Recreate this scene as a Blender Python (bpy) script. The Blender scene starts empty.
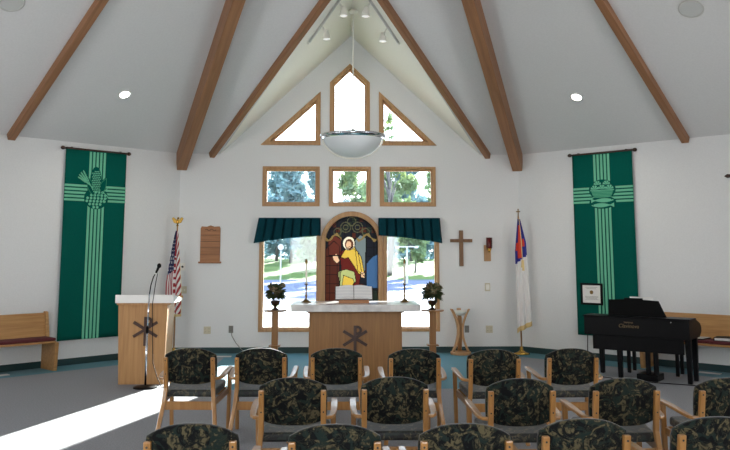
import bpy, bmesh, math, random
from mathutils import Vector, Matrix
PI = math.pi
sc = bpy.context.scene
COL = sc.collection
random.seed(7)

# ------------------------------------------------------------------ camera
E = 1.65
cam = bpy.data.cameras.new('camera'); co = bpy.data.objects.new('camera', cam); COL.objects.link(co)
co.location = (-0.185, -13.380, E)
TH, YAW = 0.1289, 0.02973
co.rotation_euler = (PI/2 + TH, 0, -YAW)
cam.sensor_width = 36; cam.sensor_fit = 'HORIZONTAL'
cam.lens = 788.85/730*36
cam.shift_x = (365-363)/730
cam.shift_y = -(225-150)/730
cam.clip_start = 0.05; cam.clip_end = 600
sc.camera = co

# ------------------------------------------------------------------ world, sun, exposure
w = bpy.data.worlds.new('world'); sc.world = w; w.use_nodes = True
nt = w.node_tree; nt.nodes.clear()
out = nt.nodes.new('ShaderNodeOutputWorld'); bg = nt.nodes.new('ShaderNodeBackground')
tc = nt.nodes.new('ShaderNodeTexCoord'); sx = nt.nodes.new('ShaderNodeSeparateXYZ'); cr = nt.nodes.new('ShaderNodeValToRGB')
cr.color_ramp.elements[0].position = 0.0; cr.color_ramp.elements[0].color = (1.0, 0.99, 0.96, 1)
cr.color_ramp.elements[1].position = 0.7; cr.color_ramp.elements[1].color = (0.55, 0.75, 1.0, 1)
nt.links.new(tc.outputs['Generated'], sx.inputs[0]); nt.links.new(sx.outputs['Z'], cr.inputs[0])
nt.links.new(cr.outputs[0], bg.inputs[0]); nt.links.new(bg.outputs[0], out.inputs[0])
bg.inputs[1].default_value = 5.0

def lamp(name, kind, loc, energy, color=(1,1,1), direction=None, **kw):
    l = bpy.data.lights.new(name, kind); l.energy = energy; l.color = color
    for k, v in kw.items(): setattr(l, k, v)
    o = bpy.data.objects.new(name, l); COL.objects.link(o); o.location = loc
    if direction is not None: o.rotation_euler = Vector(direction).to_track_quat('-Z', 'Y').to_euler()
    return o
SUN_EL = math.radians(15)
lamp('sun', 'SUN', (12, 40, 14), 46, (1.0, 0.95, 0.87), (-0.29, -0.957, -math.tan(SUN_EL)), angle=math.radians(0.6))
# added area lamps for fill, standing in for daylight in the unseen openings built below
FILL_COL = (0.98, 0.99, 1.0)
lamp('daylight_rear', 'AREA', (0, -13.80, 2.0), 95, FILL_COL, (0, 1, 0.12), shape='RECTANGLE', size=3.6, size_y=2.0)
lamp('daylight_left', 'AREA', (-6.90, -9.3, 1.9), 175, FILL_COL, (1, 0, 0.1), shape='RECTANGLE', size=2.6, size_y=1.8)
lamp('daylight_right', 'AREA', (6.90, -9.3, 1.9), 70, FILL_COL, (-1, 0, 0.1), shape='RECTANGLE', size=2.6, size_y=1.8)
sc.view_settings.view_transform = 'Standard'; sc.view_settings.look = 'None'
sc.view_settings.gamma = 1.0; sc.view_settings.use_curve_mapping = False
sc.view_settings.exposure = 0.0

# ------------------------------------------------------------------ materials
def srgb(r, g, b):
    f = lambda c: (c/255)/12.92 if c/255 <= 0.04045 else ((c/255+0.055)/1.055)**2.4
    return (f(r), f(g), f(b), 1)
def mat(name, col, rough=0.6, metal=0.0, spec=0.5, coat=0.0, sheen=0.0):
    m = bpy.data.materials.new(name); m.use_nodes = True
    b = m.node_tree.nodes['Principled BSDF']
    b.inputs['Base Color'].default_value = col; b.inputs['Roughness'].default_value = rough
    b.inputs['Metallic'].default_value = metal; b.inputs['Specular IOR Level'].default_value = spec
    b.inputs['Coat Weight'].default_value = coat; b.inputs['Coat Roughness'].default_value = 0.15
    b.inputs['Sheen Weight'].default_value = sheen
    return m
def nodes(m): return m.node_tree.nodes, m.node_tree.links, m.node_tree.nodes['Principled BSDF']
def ramp(N, stops):
    r = N.new('ShaderNodeValToRGB'); e = r.color_ramp.elements
    while len(e) < len(stops): e.new(0.5)
    for i, (p, c) in enumerate(stops): e[i].position = p; e[i].color = c
    return r
def coords(N, L, scale):
    t = N.new('ShaderNodeTexCoord'); mp = N.new('ShaderNodeMapping'); mp.inputs['Scale'].default_value = scale
    oi = N.new('ShaderNodeObjectInfo'); ml = N.new('ShaderNodeMath'); ml.operation = 'MULTIPLY'; ml.inputs[1].default_value = 37
    L.new(oi.outputs['Random'], ml.inputs[0]); ad = N.new('ShaderNodeVectorMath'); ad.operation = 'ADD'
    L.new(t.outputs['Object'], ad.inputs[0]); L.new(ml.outputs[0], ad.inputs[1]); L.new(ad.outputs[0], mp.inputs[0])
    return mp
def wood(name, c1, c2, axis='z', rough=0.4, coat=0.0, s=1.0):
    m = mat(name, c1, rough, coat=coat); N, L, b = nodes(m)
    sc_ = {'x': (1.2, 22, 22), 'y': (22, 1.2, 22), 'z': (22, 22, 1.2)}[axis]
    mp = coords(N, L, tuple(v*s for v in sc_))
    n = N.new('ShaderNodeTexNoise'); n.inputs['Scale'].default_value = 1.6; n.inputs['Detail'].default_value = 6
    n.inputs['Distortion'].default_value = 0.4; L.new(mp.outputs[0], n.inputs[0])
    r = ramp(N, [(0.3, c2), (0.7, c1)]); L.new(n.outputs[0], r.inputs[0]); L.new(r.outputs[0], b.inputs[0])
    return m
def speckle(name, c1, c2, scale, rough=0.9, bump=0.0, **kw):
    m = mat(name, c1, rough, **kw); N, L, b = nodes(m)
    mp = coords(N, L, (1, 1, 1)); n = N.new('ShaderNodeTexNoise'); n.inputs['Scale'].default_value = scale; n.inputs['Detail'].default_value = 4
    L.new(mp.outputs[0], n.inputs[0]); r = ramp(N, [(0.35, c1), (0.65, c2)]); L.new(n.outputs[0], r.inputs[0]); L.new(r.outputs[0], b.inputs[0])
    if bump:
        bp = N.new('ShaderNodeBump'); bp.inputs['Strength'].default_value = bump; bp.inputs['Distance'].default_value = 0.01
        L.new(n.outputs[0], bp.inputs['Height']); L.new(bp.outputs[0], b.inputs['Normal'])
    return m
M = {}
M['wall'] = speckle('wall_paint', srgb(222, 223, 223), srgb(226, 227, 227), 60, 0.85, spec=0.2)
M['ceiling'] = speckle('ceiling_paint', srgb(212, 212, 212), srgb(216, 216, 216), 40, 0.9, spec=0.15)
M['cream'] = speckle('dormer_paint', srgb(240, 237, 226), srgb(242, 239, 229), 40, 0.9, spec=0.15)  # same ceiling, with the warm light on the dormer put into its colour
M['beam'] = wood('beam_wood', srgb(158, 112, 78), srgb(132, 92, 62), 'x', 0.5, s=0.6)
M['frame'] = wood('window_oak', srgb(188, 146, 100), srgb(164, 122, 80), 'z', 0.45)
M['beech'] = wood('chair_beech', srgb(172, 125, 70), srgb(148, 102, 52), 'z', 0.28, coat=0.7)
M['oak'] = wood('altar_oak', srgb(148, 106, 58), srgb(128, 88, 46), 'z', 0.5)
M['lect'] = wood('lectern_oak', srgb(184, 138, 86), srgb(162, 116, 68), 'z', 0.45)  # lighter copy of the oak, brighter light on the lectern painted in
M['pew'] = wood('pew_oak', srgb(190, 146, 92), srgb(164, 118, 70), 'x', 0.45, coat=0.1)
M['dark_wood'] = wood('walnut', srgb(66, 36, 22), srgb(44, 24, 16), 'z', 0.4)
M['mid_wood'] = wood('hymn_oak', srgb(172, 118, 76), srgb(140, 92, 56), 'x', 0.5)
M['groove'] = mat('groove_wood', srgb(96, 60, 34), 0.6)
M['cross_wood'] = wood('cross_wood', srgb(128, 92, 58), srgb(98, 66, 40), 'z', 0.5)
M['baseboard'] = mat('baseboard_vinyl', srgb(20, 56, 58), 0.45)
M['white'] = mat('white_paint', srgb(235, 235, 232), 0.5)
M['white_plastic'] = mat('white_plastic', srgb(232, 230, 222), 0.35)
M['cream_plastic'] = mat('almond_plastic', srgb(200, 192, 168), 0.4)
M['grey_plastic'] = mat('grey_plastic', srgb(120, 118, 112), 0.4)
M['slot'] = mat('dark_slot', srgb(40, 38, 36), 0.6)
M['chrome'] = mat('chrome', srgb(210, 214, 220), 0.12, 1.0)
M['brass'] = mat('brass', srgb(200, 160, 80), 0.25, 1.0)
M['old_brass'] = mat('aged_brass', srgb(120, 96, 56), 0.35, 1.0)
M['iron'] = mat('bronze_emblem', srgb(72, 52, 44), 0.45, 0.4)
M['black'] = mat('black_satin', srgb(7, 7, 9), 0.4, spec=0.12, coat=0.0)
M['black_matte'] = mat('black_matte', srgb(8, 8, 9), 0.8, spec=0.2)
M['grey_metal'] = mat('grey_enamel', srgb(190, 190, 186), 0.4)
M['green'] = speckle('banner_green', srgb(0, 80, 70), srgb(4, 90, 78), 160, 0.9, spec=0.1)
M['mint'] = mat('banner_mint', srgb(112, 190, 156), 0.85, spec=0.1)
M['mid_green'] = mat('banner_mid_green', srgb(56, 140, 110), 0.85, spec=0.1)
M['valance'] = speckle('valance_teal', srgb(5, 50, 60), srgb(8, 58, 68), 90, 0.85, spec=0.1)
M['maroon'] = mat('cushion_maroon', srgb(86, 26, 32), 0.8)
M['marble'] = speckle('altar_marble', srgb(216, 214, 210), srgb(188, 186, 184), 7, 0.18, spec=0.6)
M['cloth_white'] = mat('white_cloth', srgb(236, 234, 230), 0.8)
M['page'] = None
M['wax'] = mat('candle_wax', srgb(240, 236, 220), 0.5)
M['leaf_a'] = speckle('plant_leaf', srgb(44, 62, 34), srgb(70, 84, 48), 20, 0.6)
M['bloom_a'] = speckle('dusty_bloom', srgb(112, 88, 62), srgb(84, 84, 56), 20, 0.8)
M['bloom_b'] = speckle('green_bloom', srgb(84, 94, 60), srgb(128, 106, 84), 24, 0.8)
M['vase'] = mat('bronze_vase', srgb(56, 42, 32), 0.3, 0.5)
M['red_glass'] = mat('red_glass', srgb(100, 8, 14), 0.15); M['red_glass'].node_tree.nodes['Principled BSDF'].inputs['Transmission Weight'].default_value = 0.3
M['stone'] = speckle('speaker_cloth', srgb(186, 188, 186), srgb(194, 196, 194), 200, 0.9)
M['gold_cloth'] = mat('gold_fringe', srgb(226, 200, 140), 0.6)
M['us_red'] = mat('flag_red', srgb(158, 34, 42), 0.75); M['us_blue'] = mat('flag_navy', srgb(30, 34, 78), 0.75)
M['flag_white'] = mat('flag_white', srgb(232, 230, 228), 0.75); M['cf_blue'] = mat('flag_royal', srgb(34, 44, 140), 0.7); M['cf_red'] = mat('flag_orange_red', srgb(214, 66, 44), 0.7)
M['gold_ink'] = mat('gold_lettering', srgb(120, 98, 62), 0.5, 0.0)
M['asphalt'] = speckle('asphalt', srgb(72, 80, 108), srgb(92, 98, 124), 0.5, 0.9)
M['concrete'] = speckle('pale_concrete', srgb(222, 220, 216), srgb(232, 230, 226), 0.6, 0.9)
M['lawn'] = speckle('lawn_grass', srgb(74, 94, 50), srgb(98, 114, 62), 0.35, 0.95, spec=0.1)
M['bark'] = mat('bark', srgb(96, 92, 92), 0.9)

def leafmat(name, c1, c2):
    m = bpy.data.materials.new(name); m.use_nodes = True; N = m.node_tree.nodes; L = m.node_tree.links
    N.remove(N['Principled BSDF']); o = N['Material Output']
    d = N.new('ShaderNodeBsdfDiffuse'); t = N.new('ShaderNodeBsdfTranslucent'); mx = N.new('ShaderNodeMixShader'); mx.inputs[0].default_value = 0.3
    tcn = N.new('ShaderNodeTexCoord'); n = N.new('ShaderNodeTexNoise'); n.inputs['Scale'].default_value = 0.7
    L.new(tcn.outputs['Object'], n.inputs[0]); r = ramp(N, [(0.35, c1), (0.65, c2)]); L.new(n.outputs[0], r.inputs[0])
    L.new(r.outputs[0], d.inputs[0]); L.new(r.outputs[0], t.inputs[0]); L.new(d.outputs[0], mx.inputs[1]); L.new(t.outputs[0], mx.inputs[2]); L.new(mx.outputs[0], o.inputs[0])
    return m
M['tree_green'] = leafmat('tree_leaves', srgb(112, 136, 108), srgb(140, 156, 104))  # leaf colours lightened to paint in the outdoor haze
M['tree_blue'] = leafmat('conifer_leaves', srgb(112, 142, 152), srgb(128, 156, 158))  # pale bluish haze put into the leaf colour

def emis(name, col, s):
    m = bpy.data.materials.new(name); m.use_nodes = True; N, L, b = nodes(m)
    b.inputs['Base Color'].default_value = (0.8, 0.8, 0.8, 1); b.inputs['Emission Color'].default_value = col; b.inputs['Emission Strength'].default_value = s
    return m
M['lamp_lens'] = emis('lamp_lens', (1, 0.95, 0.86, 1), 14)
M['led'] = emis('spot_lens', (1, 0.97, 0.9, 1), 0.6)

def glassmat():
    m = bpy.data.materials.new('window_glass'); m.use_nodes = True; N = m.node_tree.nodes; L = m.node_tree.links
    N.remove(N['Principled BSDF']); o = N['Material Output']
    t = N.new('ShaderNodeBsdfTransparent'); t.inputs[0].default_value = (0.93, 0.97, 0.99, 1)
    g = N.new('ShaderNodeBsdfGlossy'); g.inputs['Roughness'].default_value = 0.03; mx = N.new('ShaderNodeMixShader'); mx.inputs[0].default_value = 0.05
    L.new(t.outputs[0], mx.inputs[1]); L.new(g.outputs[0], mx.inputs[2]); L.new(mx.outputs[0], o.inputs[0]); return m
M['glass'] = glassmat()
def bowlmat():
    m = bpy.data.materials.new('frosted_glass'); m.use_nodes = True; N = m.node_tree.nodes; L = m.node_tree.links
    b = N['Principled BSDF']; b.inputs['Base Color'].default_value = srgb(232, 234, 236); b.inputs['Roughness'].default_value = 0.75; b.inputs['Specular IOR Level'].default_value = 0.05
    t = N.new('ShaderNodeBsdfTranslucent'); t.inputs[0].default_value = srgb(226, 230, 234)
    mx = N.new('ShaderNodeMixShader'); mx.inputs[0].default_value = 0.1
    L.new(b.outputs[0], mx.inputs[1]); L.new(t.outputs[0], mx.inputs[2]); L.new(mx.outputs[0], N['Material Output'].inputs[0]); return m
M['bowl'] = bowlmat()
def stained(name, col):
    m = bpy.data.materials.new(name); m.use_nodes = True; N = m.node_tree.nodes; L = m.node_tree.links
    b = N['Principled BSDF']; b.inputs['Base Color'].default_value = col; b.inputs['Roughness'].default_value = 0.45; b.inputs['Specular IOR Level'].default_value = 0.12
    t = N.new('ShaderNodeBsdfTranslucent'); t.inputs[0].default_value = col
    mx = N.new('ShaderNodeMixShader'); mx.inputs[0].default_value = 0.04
    L.new(b.outputs[0], mx.inputs[1]); L.new(t.outputs[0], mx.inputs[2]); L.new(mx.outputs[0], N['Material Output'].inputs[0]); return m

def pagemat():
    m = mat('printed_page', srgb(226, 224, 218), 0.7); N, L, b = nodes(m)
    t = N.new('ShaderNodeTexCoord'); wv = N.new('ShaderNodeTexWave'); wv.bands_direction = 'Z'; wv.inputs['Scale'].default_value = 18; wv.inputs['Distortion'].default_value = 0.2
    L.new(t.outputs['Object'], wv.inputs[0]); r = ramp(N, [(0.15, srgb(196, 198, 204)), (0.4, srgb(240, 239, 236))]); L.new(wv.outputs[0], r.inputs[0]); L.new(r.outputs[0], b.inputs[0]); return m
M['page'] = pagemat()

def fabric(name, rough, spec):
    m = mat(name, (0, 0, 0, 1), rough, spec=spec, sheen=0.22)
    m.node_tree.nodes['Principled BSDF'].inputs['Sheen Roughness'].default_value = 0.35; N, L, b = nodes(m)
    mp = coords(N, L, (1, 1, 1))
    def noise(scale, det, dist, off):
        ad = N.new('ShaderNodeVectorMath'); ad.operation = 'ADD'; ad.inputs[1].default_value = off; L.new(mp.outputs[0], ad.inputs[0])
        n = N.new('ShaderNodeTexNoise'); n.inputs['Scale'].default_value = scale; n.inputs['Detail'].default_value = det; n.inputs['Distortion'].default_value = dist
        L.new(ad.outputs[0], n.inputs[0]); return n.outputs[0]
    K = (0, 0, 0, 1); Wt = (1, 1, 1, 1)
    def mask(src, stops):
        r = ramp(N, stops); L.new(src, r.inputs[0]); return r.outputs[0]
    def mixc(f, a, bb):
        mx = N.new('ShaderNodeMix'); mx.data_type = 'RGBA'; L.new(f, mx.inputs[0])
        for k, v in ((6, a), (7, bb)):
            if isinstance(v, tuple): mx.inputs[k].default_value = v
            else: L.new(v, mx.inputs[k])
        return mx.outputs[2]
    green = mask(noise(11, 2, 1.6, (3.1, 7.7, 1.2)), [(0.52, K), (0.56, Wt)])
    olive = mask(noise(11.5, 3, 2.2, (11.3, 2.9, 5.2)), [(0.525, K), (0.56, Wt)])
    vein = mask(noise(38, 2, 1.0, (1.7, 4.4, 9.1)), [(0.40, K), (0.56, Wt)])
    edge = mask(noise(11.5, 3, 2.2, (11.3, 2.9, 5.2)), [(0.455, K), (0.475, Wt), (0.50, K), (0.505, K)])
    c0 = mixc(green, srgb(5, 6, 8), srgb(22, 34, 30))
    tan = mixc(vein, srgb(26, 28, 22), srgb(84, 76, 54))
    c1 = mixc(olive, c0, tan); c2 = mixc(edge, c1, srgb(40, 42, 32))
    L.new(c2, b.inputs[0])
    return m
M['fabric'] = fabric('floral_fabric', 0.85, 0.2); M['seat_fabric'] = fabric('polished_seat_fabric', 0.6, 0.6)

A = 2.879; H = 3.313; ZP = 5.388; S = 0.6003; C45 = math.sqrt(0.5); APO = 6.9507; APEX = (0, -APO, H + S*APO)
def floor_mat():
    m = mat('carpet', (0, 0, 0, 1), 0.75, spec=0.35, sheen=0.1); N, L, b = nodes(m)
    g = N.new('ShaderNodeNewGeometry'); sp = N.new('ShaderNodeSeparateXYZ'); L.new(g.outputs['Position'], sp.inputs[0])
    def mt(op, a, bb):
        n = N.new('ShaderNodeMath'); n.operation = op
        for i, v in enumerate((a, bb)):
            if isinstance(v, (int, float)): n.inputs[i].default_value = v
            else: L.new(v, n.inputs[i])
        return n.outputs[0]
    X, Y = sp.outputs['X'], sp.outputs['Y']
    ny = mt('MULTIPLY', Y, -1); ax = mt('ABSOLUTE', X, 0)
    dl = mt('MULTIPLY', mt('SUBTRACT', mt('ADD', ny, A), ax), C45)          # distance to the slanted side walls
    d = mt('MINIMUM', ny, dl)
    border = mt('LESS_THAN', d, 0.55)
    plat = mt('MULTIPLY', mt('LESS_THAN', ax, 2.0), mt('LESS_THAN', ny, 3.5))
    teal = mt('MAXIMUM', border, plat)
    nz = N.new('ShaderNodeTexNoise'); nz.inputs['Scale'].default_value = 70; nz.inputs['Detail'].default_value = 4; L.new(g.outputs['Position'], nz.inputs[0])
    r1 = ramp(N, [(0.3, srgb(98, 98, 102)), (0.7, srgb(130, 130, 134))]); L.new(nz.outputs[0], r1.inputs[0])
    r2 = ramp(N, [(0.3, srgb(22, 94, 108)), (0.7, srgb(34, 118, 132))]); L.new(nz.outputs[0], r2.inputs[0])
    mx = N.new('ShaderNodeMix'); mx.data_type = 'RGBA'; L.new(teal, mx.inputs[0]); L.new(r1.outputs[0], mx.inputs[6]); L.new(r2.outputs[0], mx.inputs[7]); L.new(mx.outputs[2], b.inputs[0])
    bp = N.new('ShaderNodeBump'); bp.inputs['Strength'].default_value = 0.15; bp.inputs['Distance'].default_value = 0.004; L.new(nz.outputs[0], bp.inputs['Height']); L.new(bp.outputs[0], b.inputs['Normal'])
    return m
M['carpet'] = floor_mat()

# ------------------------------------------------------------------ mesh helpers
class MB:
    def __init__(s): s.bm = bmesh.new(); s.mi = 0
    def _fin(s, verts, mtx=None):
        if mtx is not None: bmesh.ops.transform(s.bm, matrix=mtx, verts=verts)
        fs = set(f for v in verts for f in v.link_faces)
        for f in fs: f.material_index = s.mi
        return s
    def box(s, x0, x1, y0, y1, z0, z1, mtx=None):
        r = bmesh.ops.create_cube(s.bm, size=1)
        bmesh.ops.transform(s.bm, verts=r['verts'], matrix=Matrix.Translation(((x0+x1)/2, (y0+y1)/2, (z0+z1)/2)) @ Matrix.Diagonal((abs(x1-x0), abs(y1-y0), abs(z1-z0), 1)))
        return s._fin(r['verts'], mtx)
    def prism(s, pts, d, mtx=None):
        # pts: list of 3D points of a planar polygon, d: extrusion vector
        d = Vector(d); a = [s.bm.verts.new(Vector(p)) for p in pts]; b = [s.bm.verts.new(Vector(p)+d) for p in pts]; n = len(a)
        s.bm.faces.new(a[::-1]); s.bm.faces.new(b)
        for i in range(n): s.bm.faces.new((a[i], a[(i+1) % n], b[(i+1) % n], b[i]))
        return s._fin(a+b, mtx)
    def ring(s, o, i, d, mtx=None):
        d = Vector(d); n = len(o)
        O = [s.bm.verts.new(Vector(p)) for p in o]; I = [s.bm.verts.new(Vector(p)) for p in i]
        O2 = [s.bm.verts.new(Vector(p)+d) for p in o]; I2 = [s.bm.verts.new(Vector(p)+d) for p in i]
        for k in range(n):
            j = (k+1) % n
            s.bm.faces.new((O[k], O[j], I[j], I[k])); s.bm.faces.new((O2[j], O2[k], I2[k], I2[j]))
            s.bm.faces.new((O[j], O[k], O2[k], O2[j])); s.bm.faces.new((I[k], I[j], I2[j], I2[k]))
        return s._fin(O+I+O2+I2, mtx)
    def beam(s, p, q, w_, h_, up=(0, 0, 1), drop=0):
        # rectangular bar p->q, width w_ sideways, height h_ downwards from the line
        p, q = Vector(p), Vector(q); t = (q-p).normalized(); sd = t.cross(Vector(up)).normalized(); u = sd.cross(t).normalized()
        pts = [p + sd*a*w_/2 - u*(b*h_+drop) for a, b in ((-1, 0), (1, 0), (1, 1), (-1, 1))]
        return s.prism(pts, q-p)
    def tube(s, pts, r, seg=8, cap=True):
        pts = [Vector(p) for p in pts]; n = len(pts); rr = r if isinstance(r, (list, tuple)) else [r]*n
        rings = []; ref = None
        for i, p in enumerate(pts):
            t = (pts[min(i+1, n-1)]-pts[max(i-1, 0)]).normalized()
            if ref is None: ref = Vector((0, 0, 1)) if abs(t.z) < 0.9 else Vector((1, 0, 0))
            a = t.cross(ref).normalized(); b = a.cross(t).normalized(); ref = b
            rings.append([s.bm.verts.new(p + (a*math.cos(2*PI*k/seg)+b*math.sin(2*PI*k/seg))*rr[i]) for k in range(seg)])
        for i in range(n-1):
            for k in range(seg):
                j = (k+1) % seg; s.bm.faces.new((rings[i][k], rings[i][j], rings[i+1][j], rings[i+1][k]))
        if cap: s.bm.faces.new(rings[0][::-1]); s.bm.faces.new(rings[-1])
        return s._fin([v for g in rings for v in g])
    def sweep(s, pts, w_, h_, mtx=None):
        # flat strip with rectangular section along a path, width horizontal
        pts = [Vector(p) for p in pts]; n = len(pts); rings = []
        for i, p in enumerate(pts):
            t = (pts[min(i+1, n-1)]-pts[max(i-1, 0)]).normalized(); sd = t.cross(Vector((0, 0, 1))).normalized(); u = sd.cross(t)
            ww = w_[i] if isinstance(w_, (list, tuple)) else w_
            rings.append([s.bm.verts.new(p + sd*a*ww/2 + u*b*h_/2) for a, b in ((-1, -1), (1, -1), (1, 1), (-1, 1))])
        for i in range(n-1):
            for k in range(4): j = (k+1) % 4; s.bm.faces.new((rings[i][k], rings[i][j], rings[i+1][j], rings[i+1][k]))
        s.bm.faces.new(rings[0][::-1]); s.bm.faces.new(rings[-1])
        return s._fin([v for g in rings for v in g], mtx)
    def lathe(s, prof, seg=24, loc=(0, 0, 0), mtx=None):
        loc = Vector(loc); rings = []
        for r, z in prof:
            if r < 1e-5: rings.append([s.bm.verts.new(loc+Vector((0, 0, z)))])
            else: rings.append([s.bm.verts.new(loc+Vector((r*math.cos(2*PI*k/seg), r*math.sin(2*PI*k/seg), z))) for k in range(seg)])
        for a, b in zip(rings[:-1], rings[1:]):
            for k in range(seg):
                j = (k+1) % seg
                if len(a) == 1 and len(b) == 1: continue
                if len(a) == 1: s.bm.faces.new((a[0], b[j], b[k]))
                elif len(b) == 1: s.bm.faces.new((a[k], a[j], b[0]))
                else: s.bm.faces.new((a[k], a[j], b[j], b[k]))
        return s._fin([v for g in rings for v in g], mtx)
    def ball(s, c, r, seg=10, sc3=(1, 1, 1), rot=None):
        g = bmesh.ops.create_uvsphere(s.bm, u_segments=seg, v_segments=max(4, seg//2+1), radius=1)
        mt = Matrix.Translation(c) @ (rot or Matrix.Identity(4)) @ Matrix.Diagonal((r*sc3[0], r*sc3[1], r*sc3[2], 1))
        bmesh.ops.transform(s.bm, verts=g['verts'], matrix=mt); return s._fin(g['verts'])
    def face(s, pts):
        v = [s.bm.verts.new(Vector(p)) for p in pts]; s.bm.faces.new(v); return s._fin(v)
    def build(s, name, m, parent=None, bevel=0, seg=2, smooth=False, recalc=True):
        if recalc: bmesh.ops.recalc_face_normals(s.bm, faces=s.bm.faces)
        me = bpy.data.meshes.new(name); s.bm.to_mesh(me); s.bm.free()
        for mm in (m if isinstance(m, list) else [m]): me.materials.append(mm)
        if smooth:
            for p in me.polygons: p.use_smooth = True
        o = bpy.data.objects.new(name, me); COL.objects.link(o)
        if parent is not None: o.parent = parent
        if bevel:
            b = o.modifiers.new('bevel', 'BEVEL'); b.width = bevel; b.segments = seg; b.limit_method = 'ANGLE'; b.angle_limit = math.radians(40)
        return o
def tag(o, label=None, cat=None, group=None, kind=None):
    if label: o['label'] = label
    if cat: o['category'] = cat
    if group: o['group'] = group
    if kind: o['kind'] = kind
    return o
def empty(name, loc=(0, 0, 0), rz=0):
    o = bpy.data.objects.new(name, None); COL.objects.link(o); o.location = loc; o.rotation_euler = (0, 0, rz); o.empty_display_size = 0.1
    return o
def thing(name, label, cat, loc=(0, 0, 0), rz=0, group=None): return tag(empty(name, loc, rz), label, cat, group)
def dup(o, parent=None):
    c = o.copy(); COL.objects.link(c)
    if parent is not None: c.parent = parent
    for ch in o.children: dup(ch, c)
    return c
def text(name, body, size, m, parent, loc, rot, extr=0.001, shear=0.0):
    cu = bpy.data.curves.new(name, 'FONT'); cu.body = body; cu.size = size; cu.extrude = extr; cu.align_x = 'CENTER'; cu.align_y = 'CENTER'; cu.shear = shear
    t = bpy.data.objects.new('tmp', cu); COL.objects.link(t)
    me = bpy.data.meshes.new_from_object(t.evaluated_get(bpy.context.evaluated_depsgraph_get()))
    bpy.data.objects.remove(t); me.materials.clear(); me.materials.append(m); me.name = name
    o = bpy.data.objects.new(name, me); COL.objects.link(o); o.parent = parent; o.location = loc; o.rotation_euler = rot; return o
def inset(poly, d):
    # inset of a convex polygon given as (x,z) list, counter-clockwise or clockwise
    n = len(poly); ar = sum(poly[i][0]*poly[(i+1) % n][1]-poly[(i+1) % n][0]*poly[i][1] for i in range(n)); sg = 1 if ar > 0 else -1
    res = []
    for i in range(n):
        p0, p1, p2 = Vector(poly[i-1]), Vector(poly[i]), Vector(poly[(i+1) % n])
        e1, e2 = (p1-p0).normalized(), (p2-p1).normalized(); n1, n2 = Vector((-e1.y, e1.x))*sg, Vector((-e2.y, e2.x))*sg
        k = (n1+n2).normalized(); res.append(tuple(p1 + k*(d/max(0.15, k.dot(n1)))))
    return res
def W(s, t, off=0.0): return (s*(A + t*C45) - s*off*C45, -t*C45 - off*C45)      # point on a slanted side wall, t from the back corner
def RZ(s): return PI/4 if s < 0 else -PI/4

# ------------------------------------------------------------------ shell
def octagon(r=0):
    k = APO+r; h = k*math.tan(PI/8)
    return [(-h, 0+r), (h, 0+r), (k, -APO+h), (k, -APO-h), (h, -2*APO-r), (-h, -2*APO-r), (-k, -APO-h), (-k, -APO+h)]
OC = octagon()
fl = MB().prism([(x, y, 0) for x, y in octagon(0.15)], (0, 0, -0.28)).build('floor', M['carpet']); tag(fl, kind='structure')

WIN = {}
def rect(x0, x1, z0, z1): return [(x0, z0), (x1, z0), (x1, z1), (x0, z1)]
WIN[1] = rect(-1.490, -0.522, 2.42, 3.097); WIN[2] = rect(-0.367, 0.346, 2.42, 3.097); WIN[3] = rect(0.497, 1.452, 2.42, 3.097)
WIN[4] = rect(-1.526, -0.500, 0.342, 2.16); WIN[5] = rect(0.548, 1.496, 0.342, 2.16)
WIN[6] = [(-1.535, 3.464), (-0.516, 3.464), (-0.516, 4.397)]; WIN[7] = [(0.487, 3.464), (1.478, 3.464), (0.487, 4.405)]
WIN[8] = [(-0.359, 3.464), (0.331, 3.464), (0.331, 4.556), (-0.014, 4.888), (-0.359, 4.556)]
ACX, AR, ASP = 0.022, 0.522, 1.812
def arch(r, zb, n=28): return [(ACX-r, zb), (ACX+r, zb)] + [(ACX+r*math.cos(PI*k/n), ASP+r*math.sin(PI*k/n)) for k in range(n+1)]
WIN[9] = arch(AR, 0.342)

def back_wall():
    bm = bmesh.new()
    def loop(pts):
        v = [bm.verts.new((x, 0, z)) for x, z in pts]
        for i in range(len(v)): bm.edges.new((v[i], v[(i+1) % len(v)]))
    XG = (ZP-H)/((ZP-3.36)/2.165)
    loop([(-A-0.06, -0.02), (A+0.06, -0.02), (A+0.06, H+0.06), (XG, H), (0, ZP), (-XG, H), (-A-0.06, H+0.06)])
    for k, p in WIN.items(): loop(inset(p, 0.02))
    bmesh.ops.triangle_fill(bm, use_beauty=True, use_dissolve=False, edges=bm.edges[:])
    bmesh.ops.recalc_face_normals(bm, faces=bm.faces)
    for f in bm.faces:
        if f.normal.y > 0: f.normal_flip()
    me = bpy.data.meshes.new('wall_back'); bm.to_mesh(me); bm.free(); me.materials.append(M['wall'])
    o = bpy.data.objects.new('wall_back', me); COL.objects.link(o); tag(o, kind='structure')
    sd = o.modifiers.new('thick', 'SOLIDIFY'); sd.thickness = 0.14; sd.offset = -1
    return XG
XG = back_wall()
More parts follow.
